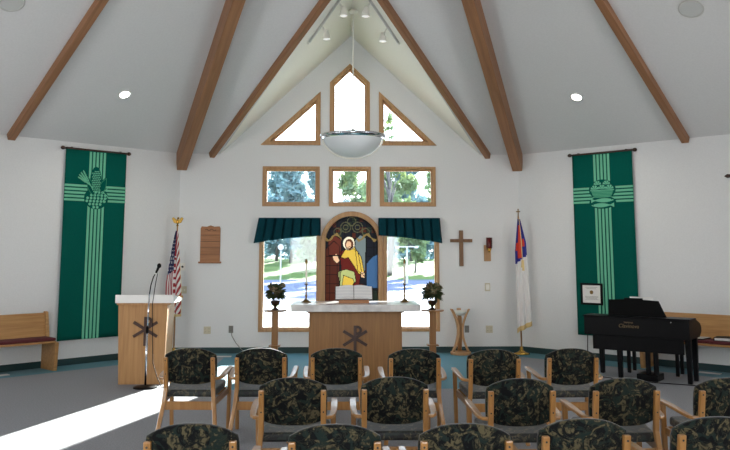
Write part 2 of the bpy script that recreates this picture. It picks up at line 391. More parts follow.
def plain_wall(name, i, hole=None):
    (x0, y0), (x1, y1) = OC[i], OC[(i+1) % 8]
    p, q = Vector((x0, y0, 0)), Vector((x1, y1, 0)); L_ = (q-p).length; t = (q-p)/L_; n = Vector((t.y, -t.x, 0))
    m = MB(); n_out = Vector(((x0+x1)/2, (y0+y1)/2+APO, 0)).normalized()*0.14
    def panel(a, b, z0, z1):
        P = [p+t*a+Vector((0, 0, z0)), p+t*b+Vector((0, 0, z0)), p+t*b+Vector((0, 0, z1)), p+t*a+Vector((0, 0, z1))]; m.prism(P, n_out)
    if not hole: panel(0, L_, 0, H+0.08)
    else:
        a, b, z0, z1 = hole; panel(0, a, 0, H+0.08); panel(b, L_, 0, H+0.08); panel(a, b, 0, z0); panel(a, b, z1, H+0.08)
    return tag(m.build(name, M['wall']), kind='structure')
plain_wall('wall_right', 1); plain_wall('wall_left', 7)
plain_wall('wall_far_right', 2, (2.88+2.35-1.3-0.0-1.3, 2.88+2.35+1.3-1.3, 0.95, 2.85)); plain_wall('wall_rear_right', 3)
plain_wall('wall_rear', 4, (1.0, 4.76, 0.95, 3.05)); plain_wall('wall_rear_left', 5)
plain_wall('wall_far_left', 6, (5.757-3.93-1.3+1.3-0.0, 5.757-1.33-0.0, 0.95, 2.85))

def ceiling():
    m = MB(); VA = (0, -(ZP-H)/S, ZP); cl, cr_ = (-A, 0, H), (A, 0, H)
    for i in range(1, 8):
        a, b = OC[i], OC[(i+1) % 8]; m.face([(a[0], a[1], H), (b[0], b[1], H), APEX])
    m.face([cl, (-XG, 0, H), VA, APEX]); m.face([(XG, 0, H), cr_, APEX, VA])
    m.mi = 1; m.face([(-XG, 0, H), (0, 0, ZP), VA]); m.face([(0, 0, ZP), (XG, 0, H), VA])
    o = m.build('ceiling', [M['ceiling'], M['cream']], recalc=False); tag(o, kind='structure')
    return VA
VA = ceiling()
# beams of the roof: heavy hips at the corners, light rafters between, two valley beams beside the gable
def roof_beam(name, p, q, w_, h_, over=0.0):
    p, q = Vector(p), Vector(q); t = (q-p).normalized(); o = MB().beam(p - t*over, q, w_, h_).build(name, M['beam'], bevel=0.006, seg=1)
    # grain runs along the bar: turn the object's x axis to it
    me = o.data; rot = t.to_track_quat('X', 'Z').to_matrix().to_4x4(); mt = Matrix.Translation(p) @ rot
    me.transform(mt.inverted()); o.matrix_world = mt
    return tag(o, kind='structure')
n = 0
for i in range(8):
    n += 1; a = OC[i]; roof_beam('trim_%d' % n, (a[0], a[1], H+0.02), APEX, 0.165, 0.33, 0.06)
for i in range(1, 8):
    n += 1; a, b = OC[i], OC[(i+1) % 8]; roof_beam('trim_%d' % n, ((a[0]+b[0])/2, (a[1]+b[1])/2, H+0.015), APEX, 0.105, 0.11, 0.0)
for s in (-1, 1):
    n += 1; roof_beam('trim_%d' % n, (s*(XG+0.15), 0, H+0.03), (s*0.085, VA[1], VA[2]), 0.088, 0.11, 0.02)
n += 1; roof_beam('trim_%d' % n, VA, APEX, 0.105, 0.11, 0)

def baseboard(name, p, q):
    p, q = Vector((*p, 0)), Vector((*q, 0)); t = (q-p).normalized(); nn = Vector((-t.y, t.x, 0))
    if (Vector((0, -APO, 0))-p).dot(nn) < 0: nn = -nn
    m = MB(); m.prism([p, p+nn*0.012, p+nn*0.012+Vector((0, 0, 0.088)), p+nn*0.006+Vector((0, 0, 0.095)), p+Vector((0, 0, 0.095))], q-p)
    tag(m.build(name, M['baseboard']), kind='structure')
baseboard('baseboard_back', OC[0], OC[1]); baseboard('baseboard_right', OC[1], OC[2]); baseboard('baseboard_left', OC[7], OC[0])

# ------------------------------------------------------------------ windows of the back wall
def P3(poly, y): return [(x, y, z) for x, z in poly]
def window(k, poly, fw=0.058, sash=0.028):
    r = empty('window_%d' % k); tag(r, kind='structure')
    i1 = inset(poly, fw); MB().ring(P3(poly, -0.03), P3(i1, -0.03), (0, 0.16, 0)).build('window_frame', M['frame'], r, bevel=0.004, seg=1)
    i2 = inset(i1, sash); MB().ring(P3(i1, 0.035), P3(i2, 0.035), (0, 0.06, 0)).build('sash', M['frame'], r, bevel=0.003, seg=1)
    MB().prism(P3(inset(i1, sash*0.5), 0.06), (0, 0.006, 0)).build('pane', M['glass'], r)
    return r
for k in (1, 2, 3): window(k, WIN[k], 0.045, 0.03)
window(4, WIN[4], 0.05, 0.022); window(5, WIN[5], 0.05, 0.022)
for k in (6, 7, 8): window(k, WIN[k], 0.06, 0.028)

# arched stained glass: a grid of small panes coloured by shape (robed figure with a halo before a dark ground)
def inpoly(x, z, p):
    c = False; j = len(p)-1
    for i in range(len(p)):
        if (p[i][1] > z) != (p[j][1] > z) and x < (p[j][0]-p[i][0])*(z-p[i][1])/(p[j][1]-p[i][1])+p[i][0]: c = not c
        j = i
    return c
def edist(x, z, p):
    b = 9
    for i in range(len(p)):
        ax, az = p[i-1]; bx, bz = p[i]; dx, dz = bx-ax, bz-az; t = max(0, min(1, ((x-ax)*dx+(z-az)*dz)/(dx*dx+dz*dz+1e-9)))
        b = min(b, math.hypot(x-ax-t*dx, z-az-t*dz))
    return b
def arch_window():
    r = empty('window_9'); tag(r, kind='structure')
    o, i1 = WIN[9], inset(WIN[9], 0.078); MB().ring(P3(o, -0.05), P3(i1, -0.05), (0, 0.18, 0)).build('window_frame', M['frame'], r, bevel=0.006, seg=2)
    gl = [stained('glass_night', srgb(20, 24, 34)), stained('glass_lead', srgb(10, 10, 12)), stained('glass_brown', srgb(74, 34, 24)), stained('glass_burgundy', srgb(92, 26, 22)),
          stained('glass_yellow', srgb(214, 182, 74)), stained('glass_pale_green', srgb(176, 186, 122)), stained('glass_skin', srgb(226, 186, 150)), stained('glass_halo', srgb(244, 236, 214)),
          stained('glass_blue', srgb(60, 96, 140)), stained('glass_sky', srgb(110, 124, 128)), stained('glass_gold', srgb(132, 112, 66)), stained('glass_green', srgb(34, 46, 38)), stained('glass_hair', srgb(96, 56, 34)), stained('glass_red', srgb(92, 42, 32)), stained('glass_olive', srgb(84, 84, 60))]
    NIGHT, LEAD, BROWN, BURG, YEL, PGR, SKIN, HALO, BLUE, SKY, GOLD, GRN, HAIR, RED, OLIVE = range(15)
    # coordinates in metres about the arch centre line
    shapes = [
        (BROWN, [(-0.44, 0.35), (-0.22, 0.35), (-0.20, 1.75), (-0.30, 1.84), (-0.44, 1.70)]),
        (RED, [(-0.33, 1.45), (-0.12, 1.45), (-0.12, 1.72), (-0.25, 1.80), (-0.34, 1.70)]),
        (SKY, [(0.16, 1.20), (0.28, 1.10), (0.30, 1.74), (0.20, 1.80), (0.10, 1.70)]),
        (BLUE, [(0.25, 1.05), (0.45, 1.05), (0.45, 1.62), (0.36, 1.58), (0.25, 1.46)]),
        (GRN, [(0.20, 0.35), (0.45, 0.35), (0.45, 1.0), (0.22, 1.05)]),
        (BURG, [(-0.15, 1.50), (0.02, 1.60), (0.16, 1.52), (0.22, 1.20), (0.16, 0.80), (0.14, 0.25), (-0.16, 0.25), (-0.14, 0.95), (-0.12, 1.25)]),
        (PGR, [(-0.17, 1.18), (-0.04, 1.22), (0.10, 1.18), (0.13, 1.02), (0.02, 0.88), (-0.02, 0.60), (-0.14, 0.55), (-0.15, 0.90)]),
        (YEL, [(-0.13, 1.42), (-0.06, 1.54), (0.10, 1.60), (0.22, 1.42), (0.27, 1.16), (0.18, 1.14), (0.08, 1.30), (0.0, 1.42), (-0.06, 1.40)]),
        (YEL, [(-0.08, 1.12), (0.08, 1.06), (0.10, 1.00), (-0.02, 0.80), (-0.06, 0.66), (-0.13, 0.80)]),
        (SKIN, [(-0.26, 1.44), (-0.20, 1.48), (-0.15, 1.36), (-0.19, 1.32), (-0.25, 1.38)]),
        (SKIN, [(0.21, 1.18), (0.27, 1.17), (0.27, 1.08), (0.22, 1.09)])]
    shapes = [(c_, [(x-0.055, z+0.145) if c_ not in (BLUE, GRN) and not (c_ == BROWN) else (x, z) for x, z in p]) for c_, p in shapes]
    def circ(cx, cz, rx, rz, n=18): return [(cx+rx*math.cos(2*PI*k/n), cz+rz*math.sin(2*PI*k/n)) for k in range(n)]
    shapes += [(HALO, circ(-0.045, 1.80, 0.108, 0.115)), (HAIR, circ(-0.040, 1.782, 0.074, 0.092)), (SKIN, circ(-0.050, 1.772, 0.044, 0.066))]
    rings = [(-0.10, 2.07, 0.085), (0.10, 2.07, 0.085), (0, 2.17, 0.07), (-0.10, 2.07, 0.04), (0.10, 2.07, 0.04), (-0.24, 1.99, 0.06), (0.24, 1.99, 0.06)]
    waves = [(-0.40, 0.40, 1.80, 0.03)]
    m = MB(); st = 0.0095; NX = int(0.47/st)
    bm = m.bm; cache = {}
    def V(i, j):
        if (i, j) not in cache: cache[(i, j)] = bm.verts.new((ACX+i*st, 0.065, 0.36+j*st))
        return cache[(i, j)]
    rr = AR-0.062
    for i in range(-NX, NX):
        for j in range(0, int((ASP+rr-0.36)/st)+1):
            x, z = (i+0.5)*st, 0.36+(j+0.5)*st
            if z > ASP and math.hypot(x, z-ASP) > rr: continue
            if abs(x) > rr: continue
            c = NIGHT
            if z > 1.82:
                c = (NIGHT, GRN, NIGHT, GRN, NIGHT)[int(abs(math.sin(i//9*12.9+j//9*78.2))*4.9)]
                if c == BLUE and (i//9+j//9) % 2: c = NIGHT
            k = math.sin((i//7)*12.9898+(j//10)*78.233)*43758.5; k -= math.floor(k)
            if c == NIGHT and k > 0.86: c = BROWN
            for mi, p in shapes:
                if inpoly(x, z, p): c = mi
            for mi, p in shapes:
                if edist(x, z, p) < 0.005 and mi not in (SKIN, HAIR): c = LEAD
            if z > 1.80:
                for cx, cz, r0 in rings:
                    if abs(math.hypot(x-cx, z-cz)-r0) < 0.007: c = OLIVE if c != HALO else c
                if abs(math.hypot(x, z-ASP)-(rr-0.045)) < 0.006: c = LEAD
            zz = 1.90 + 0.05*math.cos(x*24)
            if abs(z-zz) < 0.02+0.008*math.sin(x*70) and abs(x+0.045) > 0.13: c = GOLD
            if (i % 13 == 0 or j % 16 == 0) and c in (NIGHT, BROWN, GRN): c = LEAD
            f = bm.faces.new((V(i, j), V(i+1, j), V(i+1, j+1), V(i, j+1))); f.material_index = c
    m.build('stained_glass', gl, r, recalc=False)
arch_window()

# pleated valances
def valance(label, x0, x1, z_left, z_right, flare):
    m = MB(); nx, nz = 170, 10; bm = m.bm; L_ = x1-x0; g = []
    for i in range(nx+1):
        u = i/nx; row = []
        for j in range(nz+1):
            v = j/nz; zb = z_left + (z_right-z_left)*((1-u)**1.5*-1+1 if z_right > z_left else u**1.5); z = 2.222 + (zb-2.222)*v
            ph = (u*7.0) % 1.0; fold = min(1, min(ph, 0.86-ph)*14) if ph < 0.86 else -0.9*math.sin((ph-0.86)/0.14*PI)
            x = x0 + L_*u + flare*v*((1-u) if flare < 0 else u)
            y = -0.095 - 0.028*fold - 0.05*v
            row.append(bm.verts.new((x, y, z)))
        g.append(row)
    for i in range(nx):
        for j in range(nz): bm.faces.new((g[i][j], g[i+1][j], g[i+1][j+1], g[i][j+1]))
    for row in (g[0], g[-1]):                       # returns to the wall
        bk = [bm.verts.new((v.co.x, -0.032, v.co.z)) for v in row]
        for j in range(nz): bm.faces.new((row[j], row[j+1], bk[j+1], bk[j]))
    r = thing('valance', label, 'valance', (0, 0, 0), 0, 'green window valances')
    o = m.build('pleated_cloth', M['valance'], r); so = o.modifiers.new('thick', 'SOLIDIFY'); so.thickness = 0.004
    MB().box(x0, x1, -0.10, -0.032, 2.20, 2.222).build('mounting_board', M['valance'], r)
valance('dark green pleated valance over the left tall window, left of the stained glass', -1.535, -0.50, 1.80, 1.925, -0.075)
valance('dark green pleated valance over the right tall window, right of the stained glass', 0.472, 1.505, 1.925, 1.80, 0.03)

# ------------------------------------------------------------------ outside
gz = -0.32; BZ = 0.75
tag(MB().prism([(-90, 0.3, gz-0.3), (-90, 0.3, gz), (-90, 45, gz), (-90, 62, BZ), (-90, 170, BZ), (-90, 170, gz-0.3)], (180, 0, 0)).build('lawn', M['lawn']), kind='structure')
tag(MB().box(-40, 40, 7.2, 15.5, gz, gz+0.012).build('parking_apron', M['concrete']), kind='structure')
tag(MB().box(-80, 80, 17, 44, gz, gz+0.012).build('road', M['asphalt']), kind='structure')
def tree(label, x, y, h, r, seed, m='tree_green', low=0.28, N=2200, leaf=0.36, group='trees outside the windows', narrow=False):
    rnd = random.Random(seed); t = thing('tree', label, 'tree', (x, y, gz if y < 45 else gz+(BZ-gz)*min(1, (y-45)/17)), 0, group)
    tr = MB(); tr.tube([(0, 0, 0), (0.08*r, 0, h*0.3), (-0.05*r, 0.05*r, h*0.6), (0, 0, h*0.9)], [0.016*h, 0.012*h, 0.008*h, 0.003*h], 8)
    for k in range(6):
        a = rnd.uniform(0, 2*PI); z0 = h*rnd.uniform(0.3, 0.6); tr.tube([(0, 0, z0), (math.cos(a)*r*0.4, math.sin(a)*r*0.4, z0+h*0.1), (math.cos(a)*r*0.8, math.sin(a)*r*0.8, z0+h*0.16)], [0.012*h*0.6, 0.008*h*0.6, 0.003*h], 5)
    tr.build('trunk', M['bark'], t, smooth=True)
    f = MB(); cl = []
    for k in range(26):
        zz = rnd.uniform(low, 1.0); rad = (math.sin(PI*((zz-low)/(1-low)*0.85+0.12))**0.7 if not narrow else (1.05-zz))*r
        a = rnd.uniform(0, 2*PI); q = math.sqrt(rnd.random())*rad*0.8; cl.append((math.cos(a)*q, math.sin(a)*q, zz*h, r*rnd.uniform(0.22, 0.4)))
    for k in range(N):
        cx, cy, cz, cr2 = rnd.choice(cl); d = Vector((rnd.gauss(0, 1), rnd.gauss(0, 1), rnd.gauss(0, 0.8))).normalized()*cr2*rnd.random()**0.4
        p = Vector((cx, cy, cz))+d; u = Vector((rnd.gauss(0, 1), rnd.gauss(0, 1), rnd.gauss(0, 1))).normalized(); v = u.orthogonal().normalized(); s_ = leaf*rnd.uniform(0.6, 1.2)
        f.face([p-u*s_, p+v*s_*0.5, p+u*s_, p-v*s_*0.5])
    f.build('foliage', M[m], t, recalc=False)
tree('bluish conifer outside, leftmost one behind the upper left window', -8.7, 62, 9.8, 2.6, 1, 'tree_blue', 0.12, narrow=True)
tree('bluish conifer outside, left half of the upper left window', -6.6, 68, 10.4, 2.7, 2, 'tree_blue', 0.12, narrow=True)
tree('bluish conifer outside behind the middle of the upper left window', -4.7, 61, 9.8, 2.5, 3, 'tree_blue', 0.12, narrow=True)
tree('bluish conifer outside, rightmost one behind the upper left window', -2.6, 68, 10.2, 2.7, 4, 'tree_blue', 0.12, narrow=True)
tree('yellow green low tree outside behind the left tall window', -2.9, 52, 4.6, 1.6, 5, 'tree_green', 0.25, 1200, 0.28)
tree('round green tree outside, right part of the upper middle window', 1.2, 63, 9.2, 2.0, 6, 'tree_green', 0.25)
tree('broad green tree outside, left half of the upper right window', 4.4, 57, 9.8, 2.7, 7, 'tree_green', 0.28)
tree('bluish tall tree outside behind the middle of the upper right window', 7.0, 66, 10.6, 2.8, 8, 'tree_blue', 0.25)
tree('broad green tree outside, right edge of the upper right window', 9.8, 57, 10.2, 2.7, 9, 'tree_green', 0.25)
tree('low leafy tree outside behind the right tall window', 5.9, 50.5, 4.6, 1.5, 10, 'tree_green', 0.25, 1200, 0.28)
tree('thin tree outside, a few leaves showing in the right triangular window', 3.7, 48, 12.4, 0.8, 11, 'tree_green', 0.68, 260, 0.22)
rnd = random.Random(99); fw = MB()
for k in range(9000):
    x = rnd.uniform(-34, 34); hh = 6.6+1.4*math.sin(x*0.5)+1.1*math.sin(x*1.3+1); z = BZ+hh*rnd.random()**0.8; y = 92+rnd.uniform(-2.5, 2.5)
    u = Vector((rnd.gauss(0, 1), rnd.gauss(0, 1), rnd.gauss(0, 1))).normalized(); v = u.orthogonal().normalized(); q = rnd.uniform(0.35, 0.65); p0 = Vector((x, y, z))
    fw.face([p0-u*q, p0+v*q*0.6, p0+u*q, p0-v*q*0.6])
tag(fw.build('distant_woods', M['tree_blue'], recalc=False), 'pale distant woods far beyond the road outside', 'woods', kind='stuff')
# sign on a pole and a lamp post beyond the road
sg = thing('road_sign', 'round white sign on a thin pole outside the left tall window', 'sign', (-4.1, 40, gz+0.012))
MB().tube([(0, 0, 0), (0, 0, 2.5)], 0.05).build('pole', M['grey_metal'], sg)
MB().lathe([(0, -0.02), (0.2, -0.02), (0.2, 0.02), (0, 0.02)], 24, mtx=Matrix.Translation((0, -0.06, 2.3)) @ Matrix.Rotation(PI/2, 4, 'X')).build('sign_plate', M['grey_metal'], sg)
lp = thing('street_lamp', 'pale lamp post with two short arms outside the right tall window', 'street lamp', (4.1, 37, gz+0.012))
MB().tube([(0, 0, 0), (0, 0, 2.35)], [0.07, 0.05]).build('pole', M['grey_metal'], lp)
MB().tube([(-0.75, 0, 2.3), (0.75, 0, 2.3)], 0.04).build('arm', M['grey_metal'], lp)
for s in (-1, 1): MB().box(s*0.6-0.12, s*0.6+0.12, -0.08, 0.08, 2.2, 2.28).build('lamp_head', M['grey_metal'], lp, bevel=0.02)

# ------------------------------------------------------------------ ceiling fittings
def on_cone(i, t, u):
    # a frame on ceiling bay i: point at distance u down from eave line, t sideways
    pass
def bay_frame(s, x, y):
    # slanted frame lying on the cone plane of the left (-1) or right (+1) front bay
    nin = Vector((-s*C45, -C45, 0)); d = Vector((x-s*A, y, 0)).dot(nin); z = H + S*d
    nrm = Vector((S*nin.x, S*nin.y, -1)).normalized()
    return Matrix.Translation((x, y, z)) @ nrm.to_track_quat('-Z', 'Y').to_matrix().to_4x4(), nrm
def place(o, mt): o.matrix_world = mt; return o
def downlight(label, mt, nrm, power, name='ceiling_light'):
    r = thing(name, label, 'ceiling light', group='recessed ceiling lights'); r.matrix_world = mt
    MB().lathe([(0.085, 0.0), (0.10, -0.004), (0.10, -0.012), (0.078, -0.016), (0.07, 0.0)], 28).build('trim_ring', M['white'], r, smooth=True)
    MB().lathe([(0, -0.006), (0.076, -0.006)], 28).build('lens', M['lamp_lens'], r)
    l = lamp('lamp_light', 'SPOT', mt.translation + nrm*0.03, power, (1, 0.94, 0.84), (nrm*0.35+Vector((0, 0, -1))), spot_size=2.5, spot_blend=0.8, shadow_soft_size=0.08)
for s, lb in ((-1, 'lit recessed ceiling light above the left green banner'), (1, 'lit recessed ceiling light above the right green banner')):
    mt, nr = bay_frame(s, s*3.335, -1.94); downlight(lb, mt, nr, 60)
def speaker(s, label):
    mt, nr = bay_frame(s, s*4.08, -4.21); r = thing('ceiling_speaker', label, 'speaker', group='round ceiling speakers'); r.matrix_world = mt
    MB().lathe([(0.135, 0), (0.15, -0.004), (0.15, -0.014), (0.132, -0.018), (0.128, -0.008)], 32).build('rim', M['grey_metal'], r, smooth=True)
    MB().lathe([(0, -0.016), (0.09, -0.014), (0.13, -0.009)], 32).build('grille', M['stone'], r, smooth=True)
speaker(-1, 'round grey ceiling speaker at the upper left corner of the photo'); speaker(1, 'round grey ceiling speaker at the upper right, past the right beam')

# track lights under the gable's two slopes
G = (ZP-H)/XG
def tz(x, off=0): return ZP - G*abs(x) - off
track_pts = {-1: ((-0.10, -2.78), (-0.66, -1.88)), 1: ((0.12, -2.88), (0.69, -2.0))}
for s in (-1, 1):
    (xa, ya), (xb, yb) = track_pts[s]
    r = thing('light_track', 'white track rail on the %s slope of the gable ceiling' % ('left' if s < 0 else 'right'), 'track light rail', group='light track rails')
    a, b = Vector((xa, ya, tz(xa, 0.002))), Vector((xb, yb, tz(xb, 0.002))); nrm = Vector((s*G, 0, 1)).normalized()
    MB().beam(a, b, 0.035, 0.03, up=nrm).build('rail', M['grey_metal'], r)
    for e, q in ((a, b), (b, a)): dd = (q-e).normalized(); MB().beam(e-dd*0.02, e+dd*0.02, 0.04, 0.034, up=nrm).build('end_cap', M['white_plastic'], r)
def spot(label, s, u, aim):
    (xa, ya), (xb, yb) = track_pts[s]; x, y = xa+(xb-xa)*u, ya+(yb-ya)*u; nrm = Vector((s*G, 0, 1)).normalized()
    p = Vector((x, y, tz(x))) - nrm*0.046
    r = thing('track_spotlight', label, 'spotlight', tuple(p), 0, 'track spotlights')
    k = Vector((-s*0.05, 0, -0.055)); MB().tube([(0, 0, 0), k*0.5+Vector((0, 0, -0.03)), k], 0.012, 8).build('stem', M['white_plastic'], r, smooth=True)
    hd = MB().lathe([(0, 0.0), (0.03, 0.0), (0.034, -0.05), (0.045, -0.06), (0.055, -0.12), (0.062, -0.14), (0.056, -0.145), (0.05, -0.132)], 20).build('lamp_head', M['white_plastic'], r, smooth=True); hd.location = k
    ln = MB().lathe([(0, -0.132), (0.05, -0.132)], 20).build('lens', M['led'], hd)
    hd.rotation_euler = Vector(aim).to_track_quat('-Z', 'Y').to_euler()
spot('white track spotlight, lower one on the left gable slope', -1, 0.66, (0.05, -0.1, -1)); spot('white track spotlight, upper one on the left gable slope', -1, 0.22, (0.05, -0.1, -1))
spot('white track spotlight, lower one on the right gable slope', 1, 0.70, (-0.05, -0.1, -1)); spot('white track spotlight, upper one on the right gable slope', 1, 0.24, (-0.05, -0.1, -1))

# pendant bowl
pd = thing('pendant_light', 'large frosted glass bowl pendant on a thin rod below the gable', 'pendant light', (0.012, -1.64, ZP))
MB().lathe([(0, -0.03), (0.07, -0.06), (0.075, -0.075), (0.05, -0.10), (0.015, -0.11), (0, -0.11)], 24).build('canopy', M['white_plastic'], pd, smooth=True)
MB().tube([(0, 0, -0.04), (0, 0, -2.28)], 0.011, 10).build('rod', M['white_plastic'], pd)
zr = 3.385-ZP; R = 0.44
prof = [(R*math.cos(a), zr - 0.315*math.sin(a)) for a in [PI/2*k/16 for k in range(17)]]
bo = MB().lathe([(r, z) for r, z in prof[:-1]]+[(0, zr-0.315)], 40).build('bowl', M['bowl'], pd, smooth=True); so = bo.modifiers.new('thick', 'SOLIDIFY'); so.thickness = 0.012
MB().lathe([(R-0.005, zr+0.02), (R+0.05, zr+0.014), (R+0.055, zr-0.012), (R+0.02, zr-0.05), (R-0.002, zr-0.05), (R-0.005, zr+0.02)], 48).build('rim_band', M['chrome'], pd, smooth=True)
st = MB()
for k in range(3):
    a = 2*PI*k/3+PI/6
    st.tube([(math.cos(a)*R*0.98, math.sin(a)*R*0.98, zr+0.01), (0, 0, zr+0.06)], 0.008, 6)
st.build('spider_arm', M['chrome'], pd)
MB().lathe([(0, zr+0.1), (0.03, zr+0.1), (0.035, zr+0.03), (0, zr+0.03)], 16).build('hub', M['chrome'], pd, smooth=True)
ar = MB()
ar.tube([((R+0.012)*math.cos(b), 0, zr-0.02-0.325*math.sin(b)) for b in [PI*k/24 for k in range(25)]], 0.010, 8)
ar.build('strap', M['white_plastic'], pd, smooth=True)

# ------------------------------------------------------------------ banners on the slanted walls
def banner(s, label):
    tC, wd, z0, z1 = 1.55, 1.01, 0.362, 3.205
    p = W(s, tC, 0.0); r = thing('banner', label, 'banner', (p[0], p[1], 0), RZ(s), 'tall green cross banners')
    m = MB(); bm = m.bm; nx, nz = 20, 30; g = []
    for i in range(nx+1):
        u = i/nx-0.5; g.append([bm.verts.new((u*wd, -0.045-0.006*math.sin(u*9+1)*(1-j/nz)**1, z0+(z1-z0)*j/nz)) for j in range(nz+1)])
    for i in range(nx):
        for j in range(nz): bm.faces.new((g[i][j], g[i+1][j], g[i+1][j+1], g[i][j+1]))
    c = m.build('cloth', M['green'], r, smooth=True); so = c.modifiers.new('thick', 'SOLIDIFY'); so.thickness = 0.006; so.offset = 0
    rod = MB(); rod.tube([(-wd/2-0.03, -0.04, z1+0.005), (wd/2+0.03, -0.04, z1+0.005)], 0.016, 10)
    rod.build('rod', M['dark_wood'], r, smooth=True)
    for k in (-1, 1):
        MB().ball((k*(wd/2+0.045), -0.04, z1+0.005), 0.03, 12, (1.2, 1, 1)).build('finial', M['dark_wood'], r, smooth=True)
        MB().box(k*(wd/2-0.1)-0.012, k*(wd/2-0.1)+0.012, -0.04, 0, z1-0.015, z1+0.03).build('wall_bracket', M['dark_wood'], r)
    yf = -0.0555; xc = 0.01 if s < 0 else 0.0; zc = 2.545
    def strips(lo, hi, n_): w_ = (hi-lo)/(n_+0.62*(n_-1)); return [(lo+k*w_*1.62, lo+k*w_*1.62+w_) for k in range(n_)]
    st_ = MB()
    for a, b in strips(xc-0.135, xc+0.135, 5): st_.box(a, b, yf, yf+0.004, z0, zc-0.1); st_.box(a, b, yf, yf+0.004, zc+0.1, z1-0.02)
    for a, b in strips(zc-0.125, zc+0.125, 5): st_.box(-wd/2, xc-0.15, yf, yf+0.004, a, b); st_.box(xc+0.15, wd/2, yf, yf+0.004, a, b)
    st_.build('cross_stripes', M['mint'], r)
    def disc(mb, x, z, rx, rz, y, rot=0, n_=16):
        pts = []
        for k in range(n_):
            a = 2*PI*k/n_; px_, pz_ = rx*math.cos(a), rz*math.sin(a); pts.append((x+px_*math.cos(rot)-pz_*math.sin(rot), y, z+px_*math.sin(rot)+pz_*math.cos(rot)))
        mb.prism(pts, (0, 0.004, 0))
    if s < 0:
        cb = MB(); disc(cb, xc-0.02, zc+0.19, 0.095, 0.225, yf-0.006); disc(cb, xc+0.09, zc+0.10, 0.05, 0.17, yf-0.004, -0.4); disc(cb, xc-0.10, zc+0.10, 0.045, 0.16, yf-0.004, 0.4)
        cb.build('corn_husk', M['green'], r)
        kn = MB()
        for j in range(12):
            for i in range(-2, 3):
                x, z = xc-0.02+i*0.028+(j % 2)*0.012, zc+0.03+j*0.028
                if (i*0.026/0.075)**2+((z-zc-0.19)/0.19)**2 < 1: kn.box(x-0.009, x+0.009, yf-0.009, yf-0.005, z-0.008, z+0.008)
        kn.build('corn_kernels', M['mint'], r)
        hk = MB()
        for sg2, x_, rr_ in ((1, 0.09, -0.4), (-1, -0.10, 0.4)):
            for q in (-1, 1): hk.tube([(xc+x_+(0.05*q*math.sin(PI*t/10))*math.cos(rr_)-(-0.16+0.032*t)*math.sin(rr_), yf-0.007, zc+0.10+0.05*q*math.sin(PI*t/10)*math.sin(rr_)+(-0.16+0.032*t)*math.cos(rr_)) for t in range(11)], 0.005, 6)
        hk.build('husk_outline', M['mid_green'], r)
        wh = MB()
        for k in range(4):
            a = 0.02+0.17*k; L0 = 0.33-0.015*k; x0_, zz = xc-0.07, zc+0.06+0.012*k
            wh.beam((x0_, yf-0.008, zz), (x0_-L0*math.sin(a+0.5), yf-0.008, zz+L0*math.cos(a+0.5)), 0.008, 0.004, up=(0, 1, 0))
            for q in range(5):
                f = 0.5+0.1*q; disc(wh, x0_-L0*f*math.sin(a+0.5), zz+L0*f*math.cos(a+0.5), 0.011, 0.026, yf-0.007, a+0.8, 8)
        wh.build('wheat_ears', M['mint'], r)
        gb = MB(); disc(gb, xc, zc-0.07, 0.20, 0.17, yf-0.004, 0, 20); gb.build('grape_backing', M['green'], r)
        gp = MB()
        for j, (cnt, off) in enumerate([(3, 0.04), (5, 0.02), (6, 0.0), (6, -0.02), (4, -0.02), (2, -0.02)]):
            for i in range(cnt): disc(gp, xc+off+(i-(cnt-1)/2)*0.058+(0.01 if j % 2 else 0), zc+0.02-j*0.046, 0.021, 0.021, yf-0.009, 0, 12)
        gp.build('grape_cluster', M['mint'], r)
        tn = MB(); tn.tube([(xc+0.15+0.03*math.cos(k*0.8)*(1+k*0.03), yf-0.006, zc+0.1-k*0.018) for k in range(14)], 0.005, 6); tn.build('tendril', M['mint'], r)
    else:
        bk = MB(); bk.prism([(xc-0.19, yf-0.006, zc+0.065), (xc+0.19, yf-0.006, zc+0.065), (xc+0.16, yf-0.006, zc-0.01), (xc+0.10, yf-0.006, zc-0.045), (xc-0.10, yf-0.006, zc-0.045), (xc-0.16, yf-0.006, zc-0.01)], (0, 0.004, 0))
        bk.build('basket_applique', M['mid_green'], r)
        wv = MB()
        for k in range(5): wv.box(xc-0.175+k*0.006, xc+0.175-k*0.006, yf-0.009, yf-0.006, zc+0.05-k*0.022, zc+0.056-k*0.022)
        wv.box(xc-0.20, xc+0.20, yf-0.010, yf-0.006, zc+0.066, zc+0.078); wv.build('basket_weave', M['mint'], r)
        dk = MB(); disc(dk, xc, zc+0.08, 0.225, 0.16, yf-0.003, 0, 24); disc(dk, xc, zc-0.12, 0.225, 0.10, yf-0.003, 0, 24); dk.build('applique_backing', M['green'], r)
        lf = MB()
        for (lx, lz, lr) in ((-0.125, 0.085, 0.068), (0.125, 0.085, 0.068), (0.0, 0.09, 0.066), (-0.075, 0.158, 0.062), (0.075, 0.158, 0.062)):
            for q in range(4):
                a0, a1 = PI*(q+0.14)/4, PI*(q+0.86)/4
                lf.prism([(xc+lx, yf-0.007, zc+lz)]+[(xc+lx+lr*math.cos(a0+(a1-a0)*t/4), yf-0.007, zc+lz+lr*math.sin(a0+(a1-a0)*t/4)) for t in range(5)], (0, 0.003, 0))
        lf.build('loaves_applique', M['mint'], r)
